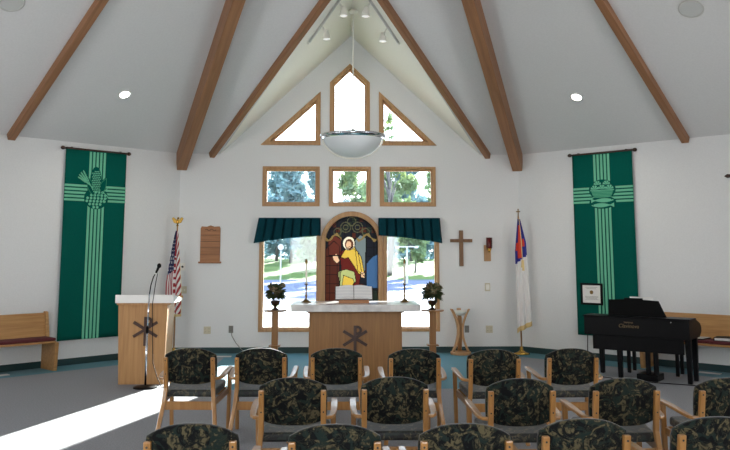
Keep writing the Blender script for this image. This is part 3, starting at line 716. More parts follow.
        for zf, dr in ((zc-0.088, 1), (zc-0.165, -1)):
            f = MB(); pts = []
            for k in range(21):
                t = k/20; pts.append((t, 0.032*math.sin(PI*min(1, t*1.18))**0.8 if t < 0.84 else 0.006+0.028*(t-0.84)/0.16))
            poly = [(xc+dr*(0.19-0.38*t), yf-0.008, zf+h) for t, h in pts]+[(xc+dr*(0.19-0.38*t), yf-0.008, zf-h) for t, h in pts[::-1]]
            f.prism(poly, (0, 0.004, 0)); fo = f.build('fish_applique', M['mint'], r)
            MB().tube([(xc+dr*0.155, yf-0.007, zf+0.008), (xc+dr*0.155, yf-0.011, zf+0.008)], 0.007, 8).build('fish_eye', M['green'], fo)
    return r
banner(-1, 'tall green cross banner with corn, wheat and grapes on the left wall')
banner(1, 'tall green cross banner with bread basket and two fish on the right wall')
# rod tip at the right edge of the frame
p = W(1, 3.62, 0); wr = thing('wall_rod', 'dark wooden rod tip on the right wall at the photo edge', 'rod', (p[0], p[1], 2.715), RZ(1))
MB().tube([(-0.14, -0.05, 0), (0.9, -0.05, 0)], 0.02, 10).build('rod', M['dark_wood'], wr, smooth=True)
MB().tube([(-0.22, -0.05, 0), (-0.18, -0.05, 0), (-0.14, -0.05, 0)], [0.006, 0.03, 0.022], 10).build('finial', M['dark_wood'], wr, smooth=True)
for xx in (-0.05, 0.8): MB().box(xx-0.012, xx+0.012, -0.05, 0, -0.03, 0.015).build('wall_bracket', M['dark_wood'], wr)

# ------------------------------------------------------------------ things on the back wall
hb = thing('hymn_board', 'wooden hymn board with four slots on the wall left of the windows', 'hymn board', (-2.345, 0, 1.466))
top = [(-0.165, -0.022, 0.03), (0.165, -0.022, 0.03), (0.165, -0.022, 0.58), (0.15, -0.022, 0.615), (0.06, -0.022, 0.61), (0.0, -0.022, 0.632), (-0.06, -0.022, 0.61), (-0.15, -0.022, 0.615), (-0.165, -0.022, 0.58)]
MB().prism(top, (0, 0.022, 0)).build('backboard', M['mid_wood'], hb, bevel=0.004)
MB().box(-0.19, 0.19, -0.05, 0, 0, 0.03).build('ledge', M['mid_wood'], hb, bevel=0.006)
for k in range(4):
    z = 0.135+k*0.105
    sl = MB().box(-0.163, 0.163, -0.036, -0.02, z-0.012, z+0.012).build('slot_rail', M['mid_wood'], hb, bevel=0.003)
    MB().box(-0.163, 0.163, -0.024, -0.020, z+0.012, z+0.022).build('slot_groove', M['groove'], sl)
MB().tube([(-0.09+0.18*k/16, -0.024, 0.555+0.014*math.sin(k*0.8)) for k in range(17)], 0.006, 6).build('carving', M['groove'], hb, smooth=True)

cx_ = thing('wall_cross', 'plain brown wooden cross on the wall right of the windows', 'cross', (1.872, 0, 1.417))
MB().box(-0.033, 0.033, -0.035, 0, 0, 0.60).build('upright', M['cross_wood'], cx_, bevel=0.004)
MB().box(-0.187, 0.187, -0.04, -0.002, 0.40, 0.455).build('crossbar', M['cross_wood'], cx_, bevel=0.004)

sn = thing('sanctuary_lamp', 'red glass sanctuary lamp on a wooden wall bracket right of the cross', 'wall lamp', (2.315, 0, 1.50))
MB().box(-0.058, 0.058, -0.02, 0, 0, 0.27).build('backplate', M['frame'], sn, bevel=0.004)
MB().box(-0.03, 0.035, -0.10, -0.02, 0.195, 0.215).build('bracket', M['old_brass'], sn, bevel=0.003)
MB().lathe([(0, 0.212), (0.04, 0.212), (0.05, 0.23), (0.052, 0.395), (0.046, 0.395), (0.04, 0.24), (0, 0.235)], 20, (0.02, -0.085, 0)).build('glass_cup', M['red_glass'], sn, smooth=True)
MB().lathe([(0, 0.14), (0.012, 0.15), (0.04, 0.21), (0, 0.21)], 16, (0.02, -0.085, 0)).build('cup_holder', M['brass'], sn, smooth=True)

def plate(name, label, cat, x, z, w_, h_, m, kind, wall=None):
    r = thing(name, label, cat, (x, 0, z))
    if wall is not None: p = W(wall[0], wall[1]); r.location = (p[0], p[1], z); r.rotation_euler = (0, 0, RZ(wall[0]))
    MB().box(-w_/2, w_/2, -0.008, 0, -h_/2, h_/2).build('cover_plate', m, r, bevel=0.003)
    if kind == 'double':
        for dx in (-w_*0.25, w_*0.25):
            for dz in (-0.022, 0.022):
                o = MB().box(dx-0.014, dx+0.014, -0.0105, -0.007, dz-0.012, dz+0.012).build('socket', M['cream_plastic'], r, bevel=0.002)
                MB().box(dx-0.007, dx-0.004, -0.012, -0.0100, dz-0.004, dz+0.006).box(dx+0.004, dx+0.007, -0.012, -0.0100, dz-0.004, dz+0.006).build('slots', M['slot'], o)
    elif kind == 'single':
        for dz in (-0.022, 0.022):
            o = MB().box(-0.016, 0.016, -0.0105, -0.007, dz-0.012, dz+0.012).build('socket', M['slot'] if False else M['grey_plastic'], r, bevel=0.002)
            MB().box(-0.008, -0.005, -0.012, -0.0100, dz-0.004, dz+0.006).box(0.005, 0.008, -0.012, -0.0100, dz-0.004, dz+0.006).build('slots', M['slot'], o)
    elif kind == 'switch':
        for dx in (-w_*0.22, w_*0.22): MB().box(dx-0.006, dx+0.006, -0.018, -0.007, -0.012, 0.012).build('toggle', M['white_plastic'], r, bevel=0.002)
    elif kind == 'round':
        MB().tube([(0, -0.007, 0), (0, -0.016, 0)], 0.018, 14).build('knob', M['slot'], r)
    elif kind == 'thermo':
        MB().box(-0.03, 0.03, -0.028, -0.007, -0.045, 0.045).build('housing', M['white_plastic'], r, bevel=0.004)
    return r
plate('wall_outlet', 'almond double outlet low on the back wall right of the lectern', 'outlet', -2.362, 0.373, 0.115, 0.118, M['cream_plastic'], 'double')
plate('wall_outlet', 'grey outlet with a cord plugged in, low on the back wall left of the window', 'outlet', -1.972, 0.386, 0.075, 0.115, M['grey_plastic'], 'single')
plate('wall_outlet', 'grey outlet low on the back wall behind the wooden plant stand', 'outlet', 1.946, 0.380, 0.075, 0.115, M['grey_plastic'], 'single')
plate('wall_outlet', 'almond double outlet low on the back wall left of the white flag', 'outlet', 2.322, 0.376, 0.115, 0.118, M['cream_plastic'], 'double')
plate('thermostat', 'small almond thermostat on the wall below the red lamp', 'thermostat', 2.306, 1.07, 0.09, 0.135, M['cream_plastic'], 'thermo')
plate('dimmer_switch', 'small white dial switch on the wall beside the striped flag', 'switch', -2.797, 1.41, 0.085, 0.12, M['white_plastic'], 'round')
plate('light_switch', 'almond switch plate on the wall behind the lectern top', 'switch', -2.775, 1.03, 0.115, 0.118, M['cream_plastic'], 'switch')
cd = MB(); cd.tube([(-1.97, -0.02, 0.36), (-1.95, -0.035, 0.28), (-1.88, -0.05, 0.17), (-1.79, -0.06, 0.07), (-1.70, -0.08, 0.008), (-1.45, -0.16, 0.006), (-1.2, -0.4, 0.006)], 0.006, 8)
tag(cd.build('power_cord', M['grey_plastic'], smooth=True), 'thin grey cord hanging from the grey outlet left of the window', 'cord')

# ------------------------------------------------------------------ altar and what stands on it
AX, AYF, AZ = 0.018, -3.60, 1.016
al = thing('altar', 'oak altar table with pale marble top and dark chi-rho emblem', 'altar', (AX, -3.22, 0))
MB().box(-0.790, 0.790, -0.38, 0.38, AZ-0.086, AZ).build('tabletop', M['marble'], al, bevel=0.005)
MB().box(-0.575, 0.575, -0.22, 0.22, 0.0, AZ-0.11).build('base', M['oak'], al, bevel=0.006)
MB().box(-0.60, 0.60, -0.24, 0.24, AZ-0.112, AZ-0.086).build('top_rail', M['oak'], al, bevel=0.004)
MB().box(-0.585, 0.585, -0.235, 0.235, 0.0, 0.09).build('plinth', M['oak'], al, bevel=0.004)
def chirho(parent, x, y, z, s, m):
    e = MB(); t = 0.036*s/0.3
    for k in (-1, 1): e.beam((x-0.5*s*k, y, z-0.30*s), (x+0.5*s*k, y, z+0.30*s), t, 0.018, up=(0, -1, 0))
    e.box(x-t/2, x+t/2, y-0.001, y+0.019, z-0.68*s, z+0.52*s)
    pts_o = []; pts_i = []
    for k in range(13):
        a = PI/2-PI*k/12; pts_o.append((x+0.10*s+0.19*s*math.cos(a), y, z+0.33*s+0.19*s*math.sin(a))); pts_i.append((x+0.10*s+(0.19*s-t*0.9)*math.cos(a), y, z+0.33*s+(0.19*s-t*0.9)*math.sin(a)))
    for k in range(12):
        e.prism([pts_o[k], pts_o[k+1], pts_i[k+1], pts_i[k]], (0, 0.018, 0))
    for zz in (0.52, 0.14): e.box(x, x+0.11*s, y, y+0.018, z+zz*s-(t*0.9 if zz > 0.3 else 0), z+zz*s+(0 if zz > 0.3 else t*0.9))
    return e.build('chi_rho_emblem', m, parent, bevel=0.002, seg=1)
chirho(al, -0.005, -0.24, 0.60, 0.29, M['dark_wood'])

bs = thing('book_stand', 'low wooden book rest at the centre of the altar top', 'book stand', (0.0, -3.22, AZ))
rt = Matrix.Translation((0, 0, 0.05)) @ Matrix.Rotation(math.radians(-38), 4, 'X')
MB().box(-0.19, 0.19, -0.13, -0.115, 0, 0.04).build('front_lip', M['mid_wood'], bs, bevel=0.004)
MB().prism([(-0.19, -0.09, 0), (-0.19, 0.08, 0), (-0.19, 0.08, 0.165), (-0.19, -0.09, 0.015)], (0.38, 0, 0)).build('wedge_rest', M['mid_wood'], bs, bevel=0.004)
bk = thing('open_bible', 'large open book with printed pages resting on the altar book stand', 'book', (0.0, -3.22, AZ))
tilt = Matrix.Translation((0, -0.105, 0.046)) @ Matrix.Rotation(math.radians(42), 4, 'X')
def page_block(sgn):
    m = MB(); bm = m.bm; g = []
    for i in range(13):
        u = i/12; x = sgn*(0.004+0.225*u); h = 0.008+0.032*math.sin(PI*min(1, u*1.05+0.12))**0.6*(1-0.45*u)
        g.append([bm.verts.new(tilt @ Vector(p_)) for p_ in ((x, 0, 0.004), (x, 0.215, 0.004), (x, 0.215, h+0.006), (x, 0, h+0.006))])
    for i in range(12):
        for k in range(4): j = (k+1) % 4; bm.faces.new((g[i][k], g[i][j], g[i+1][j], g[i+1][k]))
    bm.faces.new(g[0][::-1]); bm.faces.new(g[-1]); return m.build('page_block', M['page'], bk)
page_block(-1); page_block(1)
MB().box(-0.24, 0.24, -0.006, 0.223, -0.004, 0.004, mtx=tilt).build('cover', M['dark_wood'], bk)

def candlestick(label, clabel, x, y):
    r = thing('candlestick', label, 'candlestick', (x, y, AZ), 0, 'altar candlesticks')
    MB().lathe([(0, 0), (0.062, 0), (0.062, 0.008), (0.045, 0.014), (0.022, 0.04), (0, 0.04)], 20).build('base', M['old_brass'], r, smooth=True)
    MB().lathe([(0.012, 0.03), (0.010, 0.07), (0.018, 0.085), (0.009, 0.10), (0.009, 0.17), (0.02, 0.18), (0.009, 0.19), (0.009, 0.22), (0, 0.22)], 16).build('stem', M['old_brass'], r, smooth=True)
    MB().lathe([(0, 0.215), (0.026, 0.225), (0.028, 0.235), (0.0, 0.235)], 16).build('drip_pan', M['old_brass'], r, smooth=True)
    c = thing('candle', clabel, 'candle', (x, y, AZ+0.235), 0, 'altar candles')
    MB().lathe([(0, 0), (0.0125, 0), (0.0125, 0.27), (0, 0.272)], 14).build('wax', M['wax'], c, smooth=True)
    MB().lathe([(0.0145, 0.255), (0.0145, 0.30), (0.006, 0.315), (0, 0.315)], 14).build('follower', M['old_brass'], c, smooth=True)
candlestick('thin brass candlestick on the left end of the altar', 'tall white candle in the left altar candlestick', -0.607, -3.12)
candlestick('thin brass candlestick on the right end of the altar', 'tall white candle in the right altar candlestick', 0.655, -3.12)

# ------------------------------------------------------------------ flower pedestals
def pedestal(x, y, side, seed):
    r = thing('flower_pedestal', 'slim oak flower pedestal to the %s of the altar' % side, 'pedestal', (x, y, 0), 0, 'oak flower pedestals')
    MB().box(-0.042, 0.042, -0.042, 0.042, 0.03, 0.862).build('post', M['oak'], r, bevel=0.005)
    MB().lathe([(0, 0.862), (0.145, 0.862), (0.155, 0.868), (0.155, 0.882), (0, 0.882)], 28).build('top_plate', M['oak'], r)
    MB().box(-0.075, 0.075, -0.075, 0.075, 0.41, 0.428).build('collar', M['oak'], r, bevel=0.003)
    MB().box(-0.15, 0.15, -0.15, 0.15, 0, 0.03).build('foot', M['oak'], r, bevel=0.005)
    v = thing('flower_vase', 'dark footed urn on the pedestal %s of the altar' % side, 'vase', (x, y, 0.882), 0, 'dark flower urns')
    MB().lathe([(0, 0), (0.05, 0), (0.05, 0.012), (0.02, 0.03), (0.018, 0.05), (0.05, 0.075), (0.062, 0.095), (0.060, 0.115), (0.068, 0.125), (0.056, 0.125), (0.05, 0.11), (0, 0.085)], 24).build('urn', M['vase'], v, smooth=True)
    rnd = random.Random(seed); b = thing('flower_bouquet', ('rounded bouquet of dusty brown and green hydrangeas' if side == 'left' else 'spreading bouquet of green leaves and dull pink hydrangeas') + ' in the %s urn' % side, 'flowers', (x, y, 0.882+0.125), 0, 'altar flower bouquets')
    sp = 1.0 if side == 'left' else 1.08
    for k in range(12):
        a = 2.4*k; q = rnd.uniform(0.04, 0.115)*sp; c = Vector((math.cos(a)*q, math.sin(a)*q, rnd.uniform(0.06, 0.20))); f = MB()
        for j in range(16):
            d = Vector((rnd.gauss(0, 1), rnd.gauss(0, 1), rnd.gauss(0, 1))).normalized()*0.034; f.ball(c+d, 0.018, 6, (1, 1, 0.8))
        f.build('blossom', M['bloom_a'] if k % 2 else M['bloom_b'], b)
    lf = MB()
    for k in range(240):
        a = rnd.uniform(0, 2*PI); el = rnd.uniform(-0.6, 1.4); L0 = rnd.uniform(0.10, 0.175)*sp; d = Vector((math.cos(a)*math.cos(el), math.sin(a)*math.cos(el), math.sin(el)))
        o = Vector((0, 0, 0.085)); p0 = o+d*L0*0.45; p1 = o+d*L0; sd = d.cross(Vector((0, 0, 1))+Vector((rnd.gauss(0, .3), rnd.gauss(0, .3), 0))).normalized()*0.026; up = Vector((0, 0, 0.008))
        lf.face([p0, (p0+p1)/2+sd+up, p1-Vector((0, 0, 0.012)), (p0+p1)/2-sd+up])
    lf.build('leaves', M['leaf_a'], b, recalc=False)
    sm = MB()
    for k in range(6): a = k; sm.tube([(0.02*math.cos(a), 0.02*math.sin(a), -0.015), (0.05*math.cos(a), 0.05*math.sin(a), 0.08)], 0.004, 5)
    sm.build('stems', M['leaf_a'], b)
pedestal(-1.04, -2.6, 'left', 3); pedestal(1.07, -2.6, 'right', 5)

# hourglass stand near the wall
fs = thing('font_stand', 'wooden hourglass stand with flared legs near the back wall', 'stand', (1.80, -0.25, 0))
MB().lathe([(0, 0), (0.165, 0), (0.17, 0.01), (0.17, 0.035), (0.16, 0.045), (0, 0.045)], 32).build('base', M['frame'], fs, smooth=False)
for k in range(3):
    a = -PI/2 + PI/3 + 2*PI*k/3 if False else (PI+0.15, -0.15, PI/2)[k]
    pts = []
    for j in range(17):
        t = j/16; rad = 0.035+0.105*abs(2*t-0.96)**1.9; pts.append((math.cos(a)*rad, math.sin(a)*rad, 0.04+0.69*t))
    sw = MB(); pr = None; rings = []
    for (x, y, z) in pts:
        c_, s_ = math.cos(a), math.sin(a); hw, th = 0.034, 0.019
        rings.append([sw.bm.verts.new((x+c_*i*th-s_*j*hw, y+s_*i*th+c_*j*hw, z)) for i, j in ((-1, -1), (1, -1), (1, 1), (-1, 1))])
    for g0, g1 in zip(rings[:-1], rings[1:]):
        for q in range(4): sw.bm.faces.new((g0[q], g0[(q+1) % 4], g1[(q+1) % 4], g1[q]))
    sw.bm.faces.new(rings[0][::-1]); sw.bm.faces.new(rings[-1]); sw.build('leg', M['frame'], fs, bevel=0.004)
MB().lathe([(0, 0.62), (0.05, 0.625), (0.10, 0.66), (0.118, 0.70), (0.110, 0.70), (0.092, 0.665), (0.045, 0.635), (0, 0.63)], 28).build('bowl', M['white_plastic'], fs, smooth=True)

# ------------------------------------------------------------------ lectern and microphone
le = thing('lectern', 'oak lectern with a bronze chi-rho emblem and pale sloped top', 'lectern', (-2.675, -2.82, 0))
body = MB(); zt = 0.995
body.prism([(-0.285, -0.26, 0), (0.275, -0.26, 0), (0.305, -0.26, zt), (-0.32, -0.26, zt)], (0, 0.02, 0)); body.build('front_panel', M['lect'], le, bevel=0.003)
for s, dx in ((-1, 0.0), (1, 0.012)): MB().prism([(s*(0.285-dx), -0.24, 0), (s*(0.265-dx), -0.24, 0), (s*(0.29-dx), -0.24, zt), (s*(0.315-dx), -0.24, zt)], (0, 0.44, 0)).build('side_panel', M['lect'], le, bevel=0.003)
MB().box(-0.29, 0.27, -0.24, 0.18, 0.55, 0.57).build('shelf', M['lect'], le)
MB().box(-0.33, 0.35, -0.30, 0.24, 0.985, 1.010).build('top_frame', M['lect'], le, bevel=0.004)
MB().prism([(-0.345, -0.32, 1.010), (-0.345, 0.26, 1.010), (-0.345, 0.26, 1.045), (-0.345, -0.32, 1.115)], (0.735, 0, 0)).build('reading_desk', M['cloth_white'], le, bevel=0.006)
MB().box(-0.35, 0.395, 0.26, 0.275, 1.01, 1.075).build('book_lip', M['lect'], le, bevel=0.003)
chirho(le, 0.035, -0.28, 0.68, 0.30, M['iron'])

ms = thing('microphone_stand', 'thin chrome microphone stand with round black base before the lectern', 'microphone stand', (-2.56, -3.33, 0))
MB().lathe([(0, 0), (0.145, 0), (0.145, 0.012), (0.12, 0.022), (0.03, 0.035), (0, 0.035)], 28).build('base', M['black'], ms, smooth=False)
MB().tube([(0, 0, 0.03), (0, 0, 0.70)], 0.013, 10).build('lower_tube', M['chrome'], ms, smooth=True)
MB().tube([(0, 0, 0.69), (0.01, 0.01, 1.13)], 0.009, 10).build('upper_tube', M['chrome'], ms, smooth=True)
MB().tube([(0, 0, 0.66), (0, 0, 0.73)], 0.019, 12).build('clutch', M['black'], ms, smooth=True)
MB().tube([(0.01, 0.01, 1.12), (0.022, 0.02, 1.24), (0.045, 0.04, 1.34), (0.062, 0.05, 1.375)], 0.007, 8).build('gooseneck', M['black'], ms, smooth=True)
mc = thing('microphone', 'black handheld microphone clipped on top of the stand by the lectern', 'microphone', (-2.56, -3.33, 0))
MB().tube([(0.072, 0.058, 1.392), (0.098, 0.07, 1.462)], [0.013, 0.018], 12).build('handle', M['black'], mc, smooth=True)
MB().ball((0.105, 0.074, 1.482), 0.027, 14, (1, 1, 1.15)).build('grille', M['black_matte'], mc, smooth=True)
mw = MB(); mw.tube([(0.095, 0.045, 1.385), (0.085, 0.0, 1.27), (0.06, -0.03, 1.0), (0.075, -0.03, 0.6), (0.09, -0.03, 0.3), (0.15, -0.02, 0.12), (0.20, -0.02, 0.01), (0.45, 0.0, 0.007), (0.8, 0.2, 0.007)], 0.005, 6)
tag(mw.build('microphone_cable', M['black_matte'], smooth=True), 'thin black cable running from the microphone down to the carpet', 'cable'); bpy.data.objects['microphone_cable'].location = (-2.56, -3.33, 0)

# ------------------------------------------------------------------ flags
def pole(label, x, y, h, base_r, name='flag_pole', m='frame'):
    r = thing(name, label, 'flag pole', (x, y, 0))
    MB().lathe([(0, 0), (base_r, 0), (base_r, 0.015), (base_r*0.5, 0.035), (0.03, 0.06), (0.022, 0.12), (0, 0.12)], 28).build('base', M['brass'], r, smooth=True)
    MB().tube([(0, 0, 0.1), (0, 0, h)], 0.0125, 10).build('shaft', M[m], r, smooth=True)
    return r
fp = pole('wooden flag pole topped by a brass eagle behind the lectern', -2.845, -0.28, 2.08, 0.14)
ea = MB(); ea.ball((0, 0, 2.145), 0.03, 12, (0.8, 0.8, 1.7)); ea.ball((0.012, -0.02, 2.205), 0.018, 10)
for s in (-1, 1):
    ea.prism([(s*0.01, -0.01, 2.115), (s*0.06, -0.01, 2.13), (s*0.095, -0.01, 2.20), (s*0.07, -0.01, 2.225), (s*0.015, -0.01, 2.18)], (0, 0.02, 0))
ea.ball((0, 0, 2.085), 0.02, 10, (1, 1, 0.8)); ea.build('eagle_finial', M['brass'], fp, bevel=0.004)
def drape(name, label, loc, ztop, zbot, wid, depth, folds, color, mats, fringe=None, skew=0.0, side=1):
    r = thing(name, label, 'flag', loc); m = MB(); bm = m.bm; nu, nv = 48, 70; g = []
    for i in range(nu+1):
        u = i/nu; row = []
        for j in range(nv+1):
            v = j/nv; hw = wid(v); x = hw[0]+(hw[1]-hw[0])*u; y = -0.02-depth*(0.3+0.7*v)*(0.5+0.5*math.sin(u*folds*2*PI+0.8+0.8*v))
            zb = zbot + skew*u; row.append(bm.verts.new((x, y, ztop+(zb-ztop)*v)))
        g.append(row)
    for i in range(nu):
        for j in range(nv):
            f = bm.faces.new((g[i][j], g[i+1][j], g[i+1][j+1], g[i][j+1])); f.material_index = color((i+0.5)/nu, (j+0.5)/nv); f.smooth = True
    o = m.build('flag_cloth', mats, r); so = o.modifiers.new('thick', 'SOLIDIFY'); so.thickness = 0.004; so.offset = 0
    return r
def uscol(u, v):
    # 0 navy 1 white 2 red 3 gold
    if v > 0.965 or u > 0.985: return 3
    if u < 0.46:
        if v < 0.40 + 0.12*(1-u):
            i, j = int(u*26), int(v*44)
            return 1 if ((i+j) % 4 == 0 and i % 2 == 0 and v > 0.1) else 0
        return 2 if int(u*17) % 2 == 0 else 1
    if u < 0.60: return 2 if v < 0.30 else (1 if int(v*26) % 2 else 2)
    k = int((v*1.0+u*0.35)*20) % 2
    return 2 if k else 1
us = drape('striped_flag', 'red, white and blue flag with stars hanging furled behind the lectern', (-2.845, -0.28, 0), 2.0, 0.62,
    lambda v: (-0.015-0.13*min(1, v*1.6)**0.8, 0.02+0.085*min(1, v*1.4)), 0.07, 2.6, uscol, [M['us_blue'], M['flag_white'], M['us_red'], M['gold_cloth']])
fp2 = pole('brown flag pole with a brass cross on top beside the right corner', 2.80, -0.25, 2.25, 0.135)
MB().box(-0.008, 0.008, -0.008, 0.008, 2.25, 2.37).box(-0.035, 0.035, -0.007, 0.007, 2.315, 2.332).build('cross_finial', M['old_brass'], fp2, bevel=0.002)
def cfcol(u, v):
    if v > 0.955: return 3
    lim = 0.345+0.06*(1-u)
    if v < lim:
        if abs(v-0.235+0.05*(u-0.5)) < 0.035 and 0.05 < u < 0.85: return 2
        if abs(u-0.42) < 0.17 and 0.05 < v < 0.36: return 2
        return 0
    return 1
cf = drape('white_flag', 'white flag with blue corner and red cross hanging beside the right banner', (2.80, -0.25, 0), 2.20, 0.34,
    lambda v: (-0.02-0.06*min(1, v*3.5), 0.02+0.07*min(1, v*4.5)+0.085*v), 0.06, 2.3, cfcol, [M['cf_blue'], M['flag_white'], M['cf_red'], M['gold_cloth']], skew=0.12)
ts = thing('flag_tassel', 'gold cord and tassel hanging in front of the white flag', 'tassel', (2.80, -0.25, 0))
MB().tube([(0.0, -0.045, 2.215), (0.01, -0.115, 1.9), (0.02, -0.14, 1.52)], 0.006, 6).build('cord', M['gold_cloth'], ts)
for k in (0, 1): MB().lathe([(0, 1.53), (0.012, 1.52), (0.012, 1.49), (0.02, 1.40-0.05*k), (0, 1.40-0.05*k)], 10, (0.013+0.02*k, -0.135, 0)).build('tassel', M['gold_cloth'], ts)

# ------------------------------------------------------------------ pews on the side walls
def pew(s, t0, t1, label):
    L_ = t1-t0; sg_ = s   # local x points right as seen from the room
    p = W(s, t0, 0.0); r = thing('pew', label, 'pew', (p[0], p[1], 0), RZ(s), 'wooden pews along the side walls')
    d = -1 if s < 0 else 1                       # the pew runs away from the back corner
    x0, x1 = (0, d*L_)
    def bx(a, b): return (min(a, b), max(a, b))
    ends = [(0.0, d*0.05), (d*(L_-0.05), d*L_)]
    for a, b in ends:
        lo, hi = bx(a, b)
        MB().prism([(lo, -0.03, 0), (lo, -0.43, 0), (lo, -0.44, 0.06), (lo, -0.46, 0.388), (lo, -0.17, 0.42), (lo, -0.09, 0.80), (lo, -0.03, 0.805)], (hi-lo, 0, 0)).build('end_panel', M['pew'], r, bevel=0.006)
    lo, hi = bx(ends[0][1], ends[1][0])
    MB().prism([(lo, -0.135, 0.42), (lo, -0.108, 0.42), (lo, -0.05, 0.785), (lo, -0.075, 0.785)], (hi-lo, 0, 0)).build('backrest', M['pew'], r, bevel=0.004)
    lo2, hi2 = bx(0, d*L_)
    MB().box(lo, hi, -0.475, -0.11, 0.39, 0.418).build('seat', M['pew'], r, bevel=0.006)
    MB().box(lo, hi, -0.47, -0.15, 0.419, 0.462).build('cushion', M['maroon'], r, bevel=0.016, seg=3)
    return r
pew(-1, 2.22, 5.0, 'light oak pew with maroon cushion along the left wall'); pew(1, 2.22, 5.0, 'light oak pew with maroon cushion along the right wall behind the piano')
p = W(1, 3.40, 0.305); bd = thing('binder', 'black binder lying on the right pew cushion', 'binder', (p[0], p[1], 0.464), RZ(1)+0.12)
MB().box(-0.15, 0.15, -0.12, 0.12, 0, 0.006).box(-0.15, -0.146, -0.12, 0.12, 0, 0.045).box(-0.15, 0.15, -0.12, 0.12, 0.04, 0.046).build('cover', M['black'], bd, bevel=0.002)
MB().box(-0.14, 0.14, -0.11, 0.11, 0.006, 0.038).build('papers', M['cloth_white'], bd)
p = W(1, 3.02, 0.31); pa = thing('folder', 'dark folder with loose sheets on the right pew next to the binder', 'folder', (p[0], p[1], 0.464), RZ(1)-0.03)
MB().box(-0.11, 0.11, -0.14, 0.14, 0, 0.012).build('cover', M['black'], pa); MB().box(-0.10, 0.10, -0.13, 0.13, 0.012, 0.018).build('sheets', M['grey_metal'], pa)

# floor registers
def register(label, x, y, rz):
    r = thing('floor_vent', label, 'floor vent', (x, y, 0), rz, 'floor vents by the walls')
    MB().ring([(-0.16, -0.05, 0.001), (0.16, -0.05, 0.001), (0.16, 0.05, 0.001), (-0.16, 0.05, 0.001)], [(-0.145, -0.035, 0.001), (0.145, -0.035, 0.001), (0.145, 0.035, 0.001), (-0.145, 0.035, 0.001)], (0, 0, 0.008)).build('vent_frame', M['grey_metal'], r)
    sl = MB()
    for k in range(7): sl.box(-0.145, 0.145, -0.034+k*0.0105, -0.028+k*0.0105, 0.001, 0.007)
    sl.build('louvres', M['grey_metal'], r)
register('pale metal floor vent at the left edge by the left pew', -4.78, -2.35, PI/4); register('pale metal floor vent on the carpet under the right pew', 4.90, -2.37, -PI/4); register('pale metal floor vent by the back wall left of the altar', -2.06, -0.45, 0)

# ------------------------------------------------------------------ digital piano, seen from behind
pr = thing('digital_piano', 'black upright digital piano angled before the right wall, its back to the room', 'piano', (4.20, -3.42, 0), math.radians(-38))
LW = 1.36   # local: x from -LW to 0 along the back, y from 0 (back) to 0.5 (keys)
MB().prism([(-LW, 0, 0.555), (-LW, 0, 0.795), (-LW, 0.34, 0.795), (-LW, 0.54, 0.735), (-LW, 0.60, 0.68), (-LW, 0.60, 0.62), (-LW, 0.50, 0.555)], (LW, 0, 0)).build('case', M['black'], pr, bevel=0.006)
MB().box(-LW-0.012, 0.012, -0.012, 0.31, 0.795, 0.812).build('lid', M['black'], pr, bevel=0.005)
MB().box(-LW+0.08, -0.10, 0.09, 0.11, 0.36, 0.555).build('modesty_panel', M['black'], pr, bevel=0.003)
for x, y in ((-LW+0.42, 0.16), (-LW+0.07, 0.46), (-0.06, 0.16), (-0.06, 0.46)):
    if True:
        MB().prism([(x-0.026, y-0.028, 0.0), (x+0.026, y-0.028, 0.0), (x+0.036, y-0.034, 0.555), (x-0.036, y-0.034, 0.555)], (0, 0.06, 0)).build('leg', M['black'], pr, bevel=0.004)
for x in (-0.57, -0.47): MB().box(x-0.028, x+0.028, 0.12, 0.17, 0.07, 0.555).build('pedal_post', M['black'], pr, bevel=0.004)
MB().box(-0.70, -0.43, 0.05, 0.34, 0.0, 0.085).build('pedal_box', M['black'], pr, bevel=0.01)
for k in range(3): MB().box(-0.64+k*0.075-0.014, -0.64+k*0.075+0.014, 0.34, 0.42, 0.035, 0.047).build('pedal', M['brass'], pr, bevel=0.004)
rs = Matrix.Translation((0, 0.11, 0.812)) @ Matrix.Rotation(math.radians(14), 4, 'X')
MB().prism([(-1.06, 0, 0), (-0.30, 0, 0), (-0.38, 0, 0.215), (-0.58, 0, 0.225), (-0.58, 0, 0.245), (-0.82, 0, 0.245), (-0.82, 0, 0.225), (-1.03, 0, 0.215)], (0, 0.015, 0), mtx=rs).build('music_rest', M['black_matte'], pr, bevel=0.003)
kb = MB().box(-LW+0.06, -0.06, 0.34, 0.49, 0.70, 0.712).build('key_cover', M['black'], pr, bevel=0.003)
text('maker_lettering', 'YAMAHA', 0.030, M['gold_ink'], pr, (-0.76, -0.0015, 0.735), (PI/2, 0, 0))
text('model_lettering', 'Clavinova', 0.068, M['gold_ink'], pr, (-0.76, -0.0015, 0.690), (PI/2, 0, 0), shear=0.25)
MB().tube([(-0.22, -0.001, 0.765), (-0.22, -0.004, 0.765)], 0.007, 10).build('badge', M['grey_metal'], pr)
sh_ = MB(); sh_.box(-0.75, -0.45, 0.002, 0.012, 0.02, 0.262, mtx=Matrix.Translation((0, 0.13, 0.812)) @ Matrix.Rotation(math.radians(14), 4, 'X'))
so_ = sh_.build('sheet_music', M['cloth_white']); so_.location = (4.20, -3.42, 0); so_.rotation_euler = (0, 0, math.radians(-38)); tag(so_, 'white sheet music showing above the piano music rest', 'sheet music')
pc = MB(); pc.tube([(-1.30, -0.03, 0.60), (-1.31, -0.03, 0.35), (-1.26, -0.03, 0.15), (-1.18, -0.03, 0.02), (-0.9, -0.03, 0.007), (-0.4, -0.03, 0.007), (0.1, 0.05, 0.007), (0.35, 0.3, 0.007)], 0.006, 6)
pco = pc.build('piano_cable', M['black_matte'], smooth=True); pco.location = (4.20, -3.42, 0); pco.rotation_euler = (0, 0, math.radians(-38)); tag(pco, 'black power cable hanging behind the left end of the piano', 'cable')
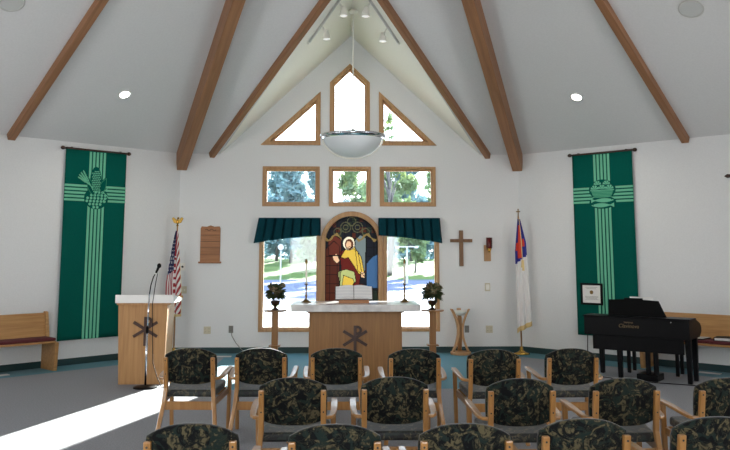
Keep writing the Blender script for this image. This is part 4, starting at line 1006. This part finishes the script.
bn = thing('piano_bench', 'black piano bench standing behind the digital piano', 'bench', (4.17, -2.36, 0), math.radians(-36))
MB().box(-0.36, 0.36, -0.16, 0.16, 0.44, 0.49).build('seat', M['black'], bn, bevel=0.015, seg=3)
for x in (-0.32, 0.32):
    for y in (-0.13, 0.13): MB().box(x-0.022, x+0.022, y-0.022, y+0.022, 0, 0.44).build('leg', M['black'], bn, bevel=0.003)
# framed certificate on the wall over the banner's edge
p = W(1, 1.315, 0.065); ft = thing('framed_certificate', 'framed white certificate in black frame overlapping the right banner above the piano', 'picture frame', (p[0], p[1], 0.835), RZ(1))
FW, FH = 0.37, 0.335
MB().ring([(-FW/2, -0.02, 0), (FW/2, -0.02, 0), (FW/2, -0.02, FH), (-FW/2, -0.02, FH)], [(-FW/2+0.035, -0.02, 0.032), (FW/2-0.035, -0.02, 0.032), (FW/2-0.035, -0.02, FH-0.032), (-FW/2+0.035, -0.02, FH-0.032)], (0, 0.02, 0)).build('frame', M['black'], ft, bevel=0.004)
MB().box(-FW/2+0.03, FW/2-0.03, -0.010, -0.004, 0.03, FH-0.03).build('certificate', M['cloth_white'], ft)
MB().lathe([(0, 0), (0.03, 0), (0.03, 0.002), (0, 0.002)], 18, mtx=Matrix.Translation((0, -0.0105, 0.195)) @ Matrix.Rotation(PI/2, 4, 'X')).build('seal', M['old_brass'], ft)
ln_ = MB()
for k, (wd_, zz) in enumerate(((0.20, 0.27), (0.16, 0.25), (0.22, 0.13), (0.22, 0.115), (0.18, 0.10), (0.22, 0.085))): ln_.box(-wd_/2, wd_/2, -0.0115, -0.0095, zz-0.002, zz+0.002)
ln_.build('printed_lines', M['grey_plastic'], ft)

# ------------------------------------------------------------------ congregation chairs
def make_chair():
    r = empty('chair')
    # backrest pad (outline in x,z, leaning back)
    lean = math.radians(9); zb = 0.475
    def bk_(x, y, z): return (x, -0.17 - (z-zb)*math.tan(lean) + y, z)
    ol = []
    for k in range(17): a = -1+2*k/16; ol.append((a*0.228, 0.80-0.062*abs(a)**2.4))
    ol = [(x, z) for x, z in ol]; ol += [(0.236, 0.70), (0.236, 0.60), (0.232, 0.53)]
    for k in range(13): a = 1-2*k/12; ol.append((a*0.215, 0.475+0.035*abs(a)**3))
    ol += [(-0.232, 0.53), (-0.236, 0.60), (-0.236, 0.70)]
    m = MB(); bm = m.bm; cv = lambda x: -0.022*(1-(x/0.236)**2)
    ins = []; cxm, czm = 0, 0.635
    lay = []
    for sc_, yy in ((0.93, -0.004), (0.985, 0.004), (1.0, 0.016), (1.0, 0.032), (0.985, 0.044), (0.93, 0.052)):
        lay.append([bm.verts.new(bk_(cxm+(x-cxm)*sc_, yy + cv(x), czm+(z-czm)*(1-(1-sc_)*0.8))) for x, z in ol])
    nn = len(ol)
    for a, b in zip(lay[:-1], lay[1:]):
        for k in range(nn): j = (k+1) % nn; bm.faces.new((a[k], a[j], b[j], b[k]))
    for L0, rev in ((lay[0], False), (lay[-1], True)):
        c0 = sum((v.co for v in L0), Vector())/nn; c0.y += cv(0)*0.5; c = bm.verts.new(c0)
        for k in range(nn): j = (k+1) % nn; bm.faces.new((L0[k], L0[j], c) if rev else (L0[j], L0[k], c))
    m.build('backrest', M['fabric'], r, smooth=True)
    # seat pad
    sp = [(-0.225, -0.182), (0.225, -0.182), (0.252, 0.10), (0.245, 0.20), (0.23, 0.228), (-0.23, 0.228), (-0.245, 0.20), (-0.252, 0.10)]
    m = MB(); m.prism([(x, y, 0.365+0.09*(y+0.175)) for x, y in sp], (0, 0, 0.062)); m.build('seat', M['seat_fabric'], r, bevel=0.02, seg=4, smooth=False)
    # rear legs run up to carry the back
    for s in (-1, 1):
        pts = [(s*0.262, -0.315, 0.0), (s*0.245, -0.262, 0.16), (s*0.222, -0.215, 0.33), (s*0.211, -0.205, 0.45), (s*0.211, -0.228, 0.60), (s*0.211, -0.250, 0.722)]
        m = MB(); rings = []
        for (x, y, z) in pts: rings.append([m.bm.verts.new((x+a*0.0185, y+b*0.017, z)) for a, b in ((-1, -1), (1, -1), (1, 1), (-1, 1))])
        for a, b in zip(rings[:-1], rings[1:]):
            for k in range(4): m.bm.faces.new((a[k], a[(k+1) % 4], b[(k+1) % 4], b[k]))
        m.bm.faces.new(rings[0][::-1]); m.bm.faces.new(rings[-1])
        lg = m.build('rear_leg', M['beech'], r, bevel=0.006, seg=2)
        for z, y in ((0.695, -0.2635), (0.575, -0.2415)): MB().tube([(s*0.211, y+0.008, z), (s*0.211, y-0.0012, z)], 0.0055, 10).build('screw', M['slot'], lg)
        fl_ = MB().prism([(s*0.266-0.017, 0.23, 0), (s*0.266+0.017, 0.23, 0), (s*0.278+0.019, 0.215, 0.552), (s*0.278-0.019, 0.215, 0.552)], (0, 0.036, 0)).build('front_leg', M['beech'], r, bevel=0.006, seg=2)
        # armrest: leaves the post sideways, bends forward, flat to the front leg
        pa_ = []
        ctrl = [(0.225, -0.215, 0.535), (0.255, -0.20, 0.535), (0.272, -0.165, 0.538), (0.279, -0.10, 0.546), (0.282, 0.0, 0.556), (0.283, 0.10, 0.562), (0.283, 0.20, 0.566), (0.281, 0.275, 0.566)]
        MB().sweep([(s*x, y, z) for x, y, z in ctrl], [0.034, 0.036, 0.040, 0.044, 0.048, 0.05, 0.05, 0.044], 0.024).build('armrest', M['beech'], r, bevel=0.008, seg=3)
        MB().prism([(s*0.228-0.011, -0.21, 0.30), (s*0.228+0.011, -0.21, 0.30), (s*0.228+0.011, -0.21, 0.355), (s*0.228-0.011, -0.21, 0.355)], (s*0.035, 0.45, 0.03)).build('side_rail', M['beech'], r, bevel=0.004)
    MB().box(-0.215, 0.215, -0.222, -0.20, 0.262, 0.335).build('rear_rail', M['beech'], r, bevel=0.005)
    MB().box(-0.25, 0.25, 0.232, 0.254, 0.315, 0.385).build('front_rail', M['beech'], r, bevel=0.005)
    return r
F = 'wooden armchair in dark floral fabric, '
CH = [  # pad-top x, y, turn in degrees, label
 (-1.517, -6.094, -3, F+'far row, leftmost, in front of the lectern', 1), (-0.881, -6.119, -1, F+'far row, second from left, below the left pedestal', 1), (-0.208, -6.146, 0, F+'far row, third from left, before the altar emblem', 1),
 (0.485, -6.211, 0, F+'far row, fourth from left, before the right altar edge', 1), (1.182, -6.275, 1, F+'far row, second from right, before the hourglass stand', 1), (1.888, -6.230, 1, F+'far row, rightmost, left of the piano', 1),
 (-0.500, -7.813, 0, F+'middle row, leftmost one', 2), (0.200, -7.795, 0, F+'middle row, second from left, straight before the altar', 2), (1.050, -7.892, 1, F+'middle row, middle one of its five', 2),
 (1.760, -7.898, 2, F+'middle row, second from right, below the piano', 2), (2.484, -7.903, 2, F+'middle row, cut off by the right photo edge', 2),
 (-0.920, -9.259, 0, F+'nearest row, leftmost at the bottom edge', 3), (-0.204, -9.298, 0, F+'nearest row, second from left at the bottom edge', 3), (0.449, -9.298, 0, F+'nearest row, middle one at the bottom edge', 3),
 (1.078, -9.200, 2, F+'nearest row, second from right at the bottom edge', 3), (1.785, -9.176, 4, F+'nearest row, rightmost in the bottom right corner', 3)]
chair0 = None
GR = {1: 'chairs of the far row', 2: 'chairs of the middle row', 3: 'chairs of the nearest row'}
for x, y, dg, lb, row in CH:
    if chair0 is None: chair0 = make_chair(); c = chair0
    else: c = dup(chair0)
    a = math.radians(dg); off = Vector((0, 0.215, 0)); off.rotate(Matrix.Rotation(a, 3, 'Z'))
    c.location = (x+off.x, y+off.y, 0); c.rotation_euler = (0, 0, a); tag(c, lb, 'chair', GR[row])
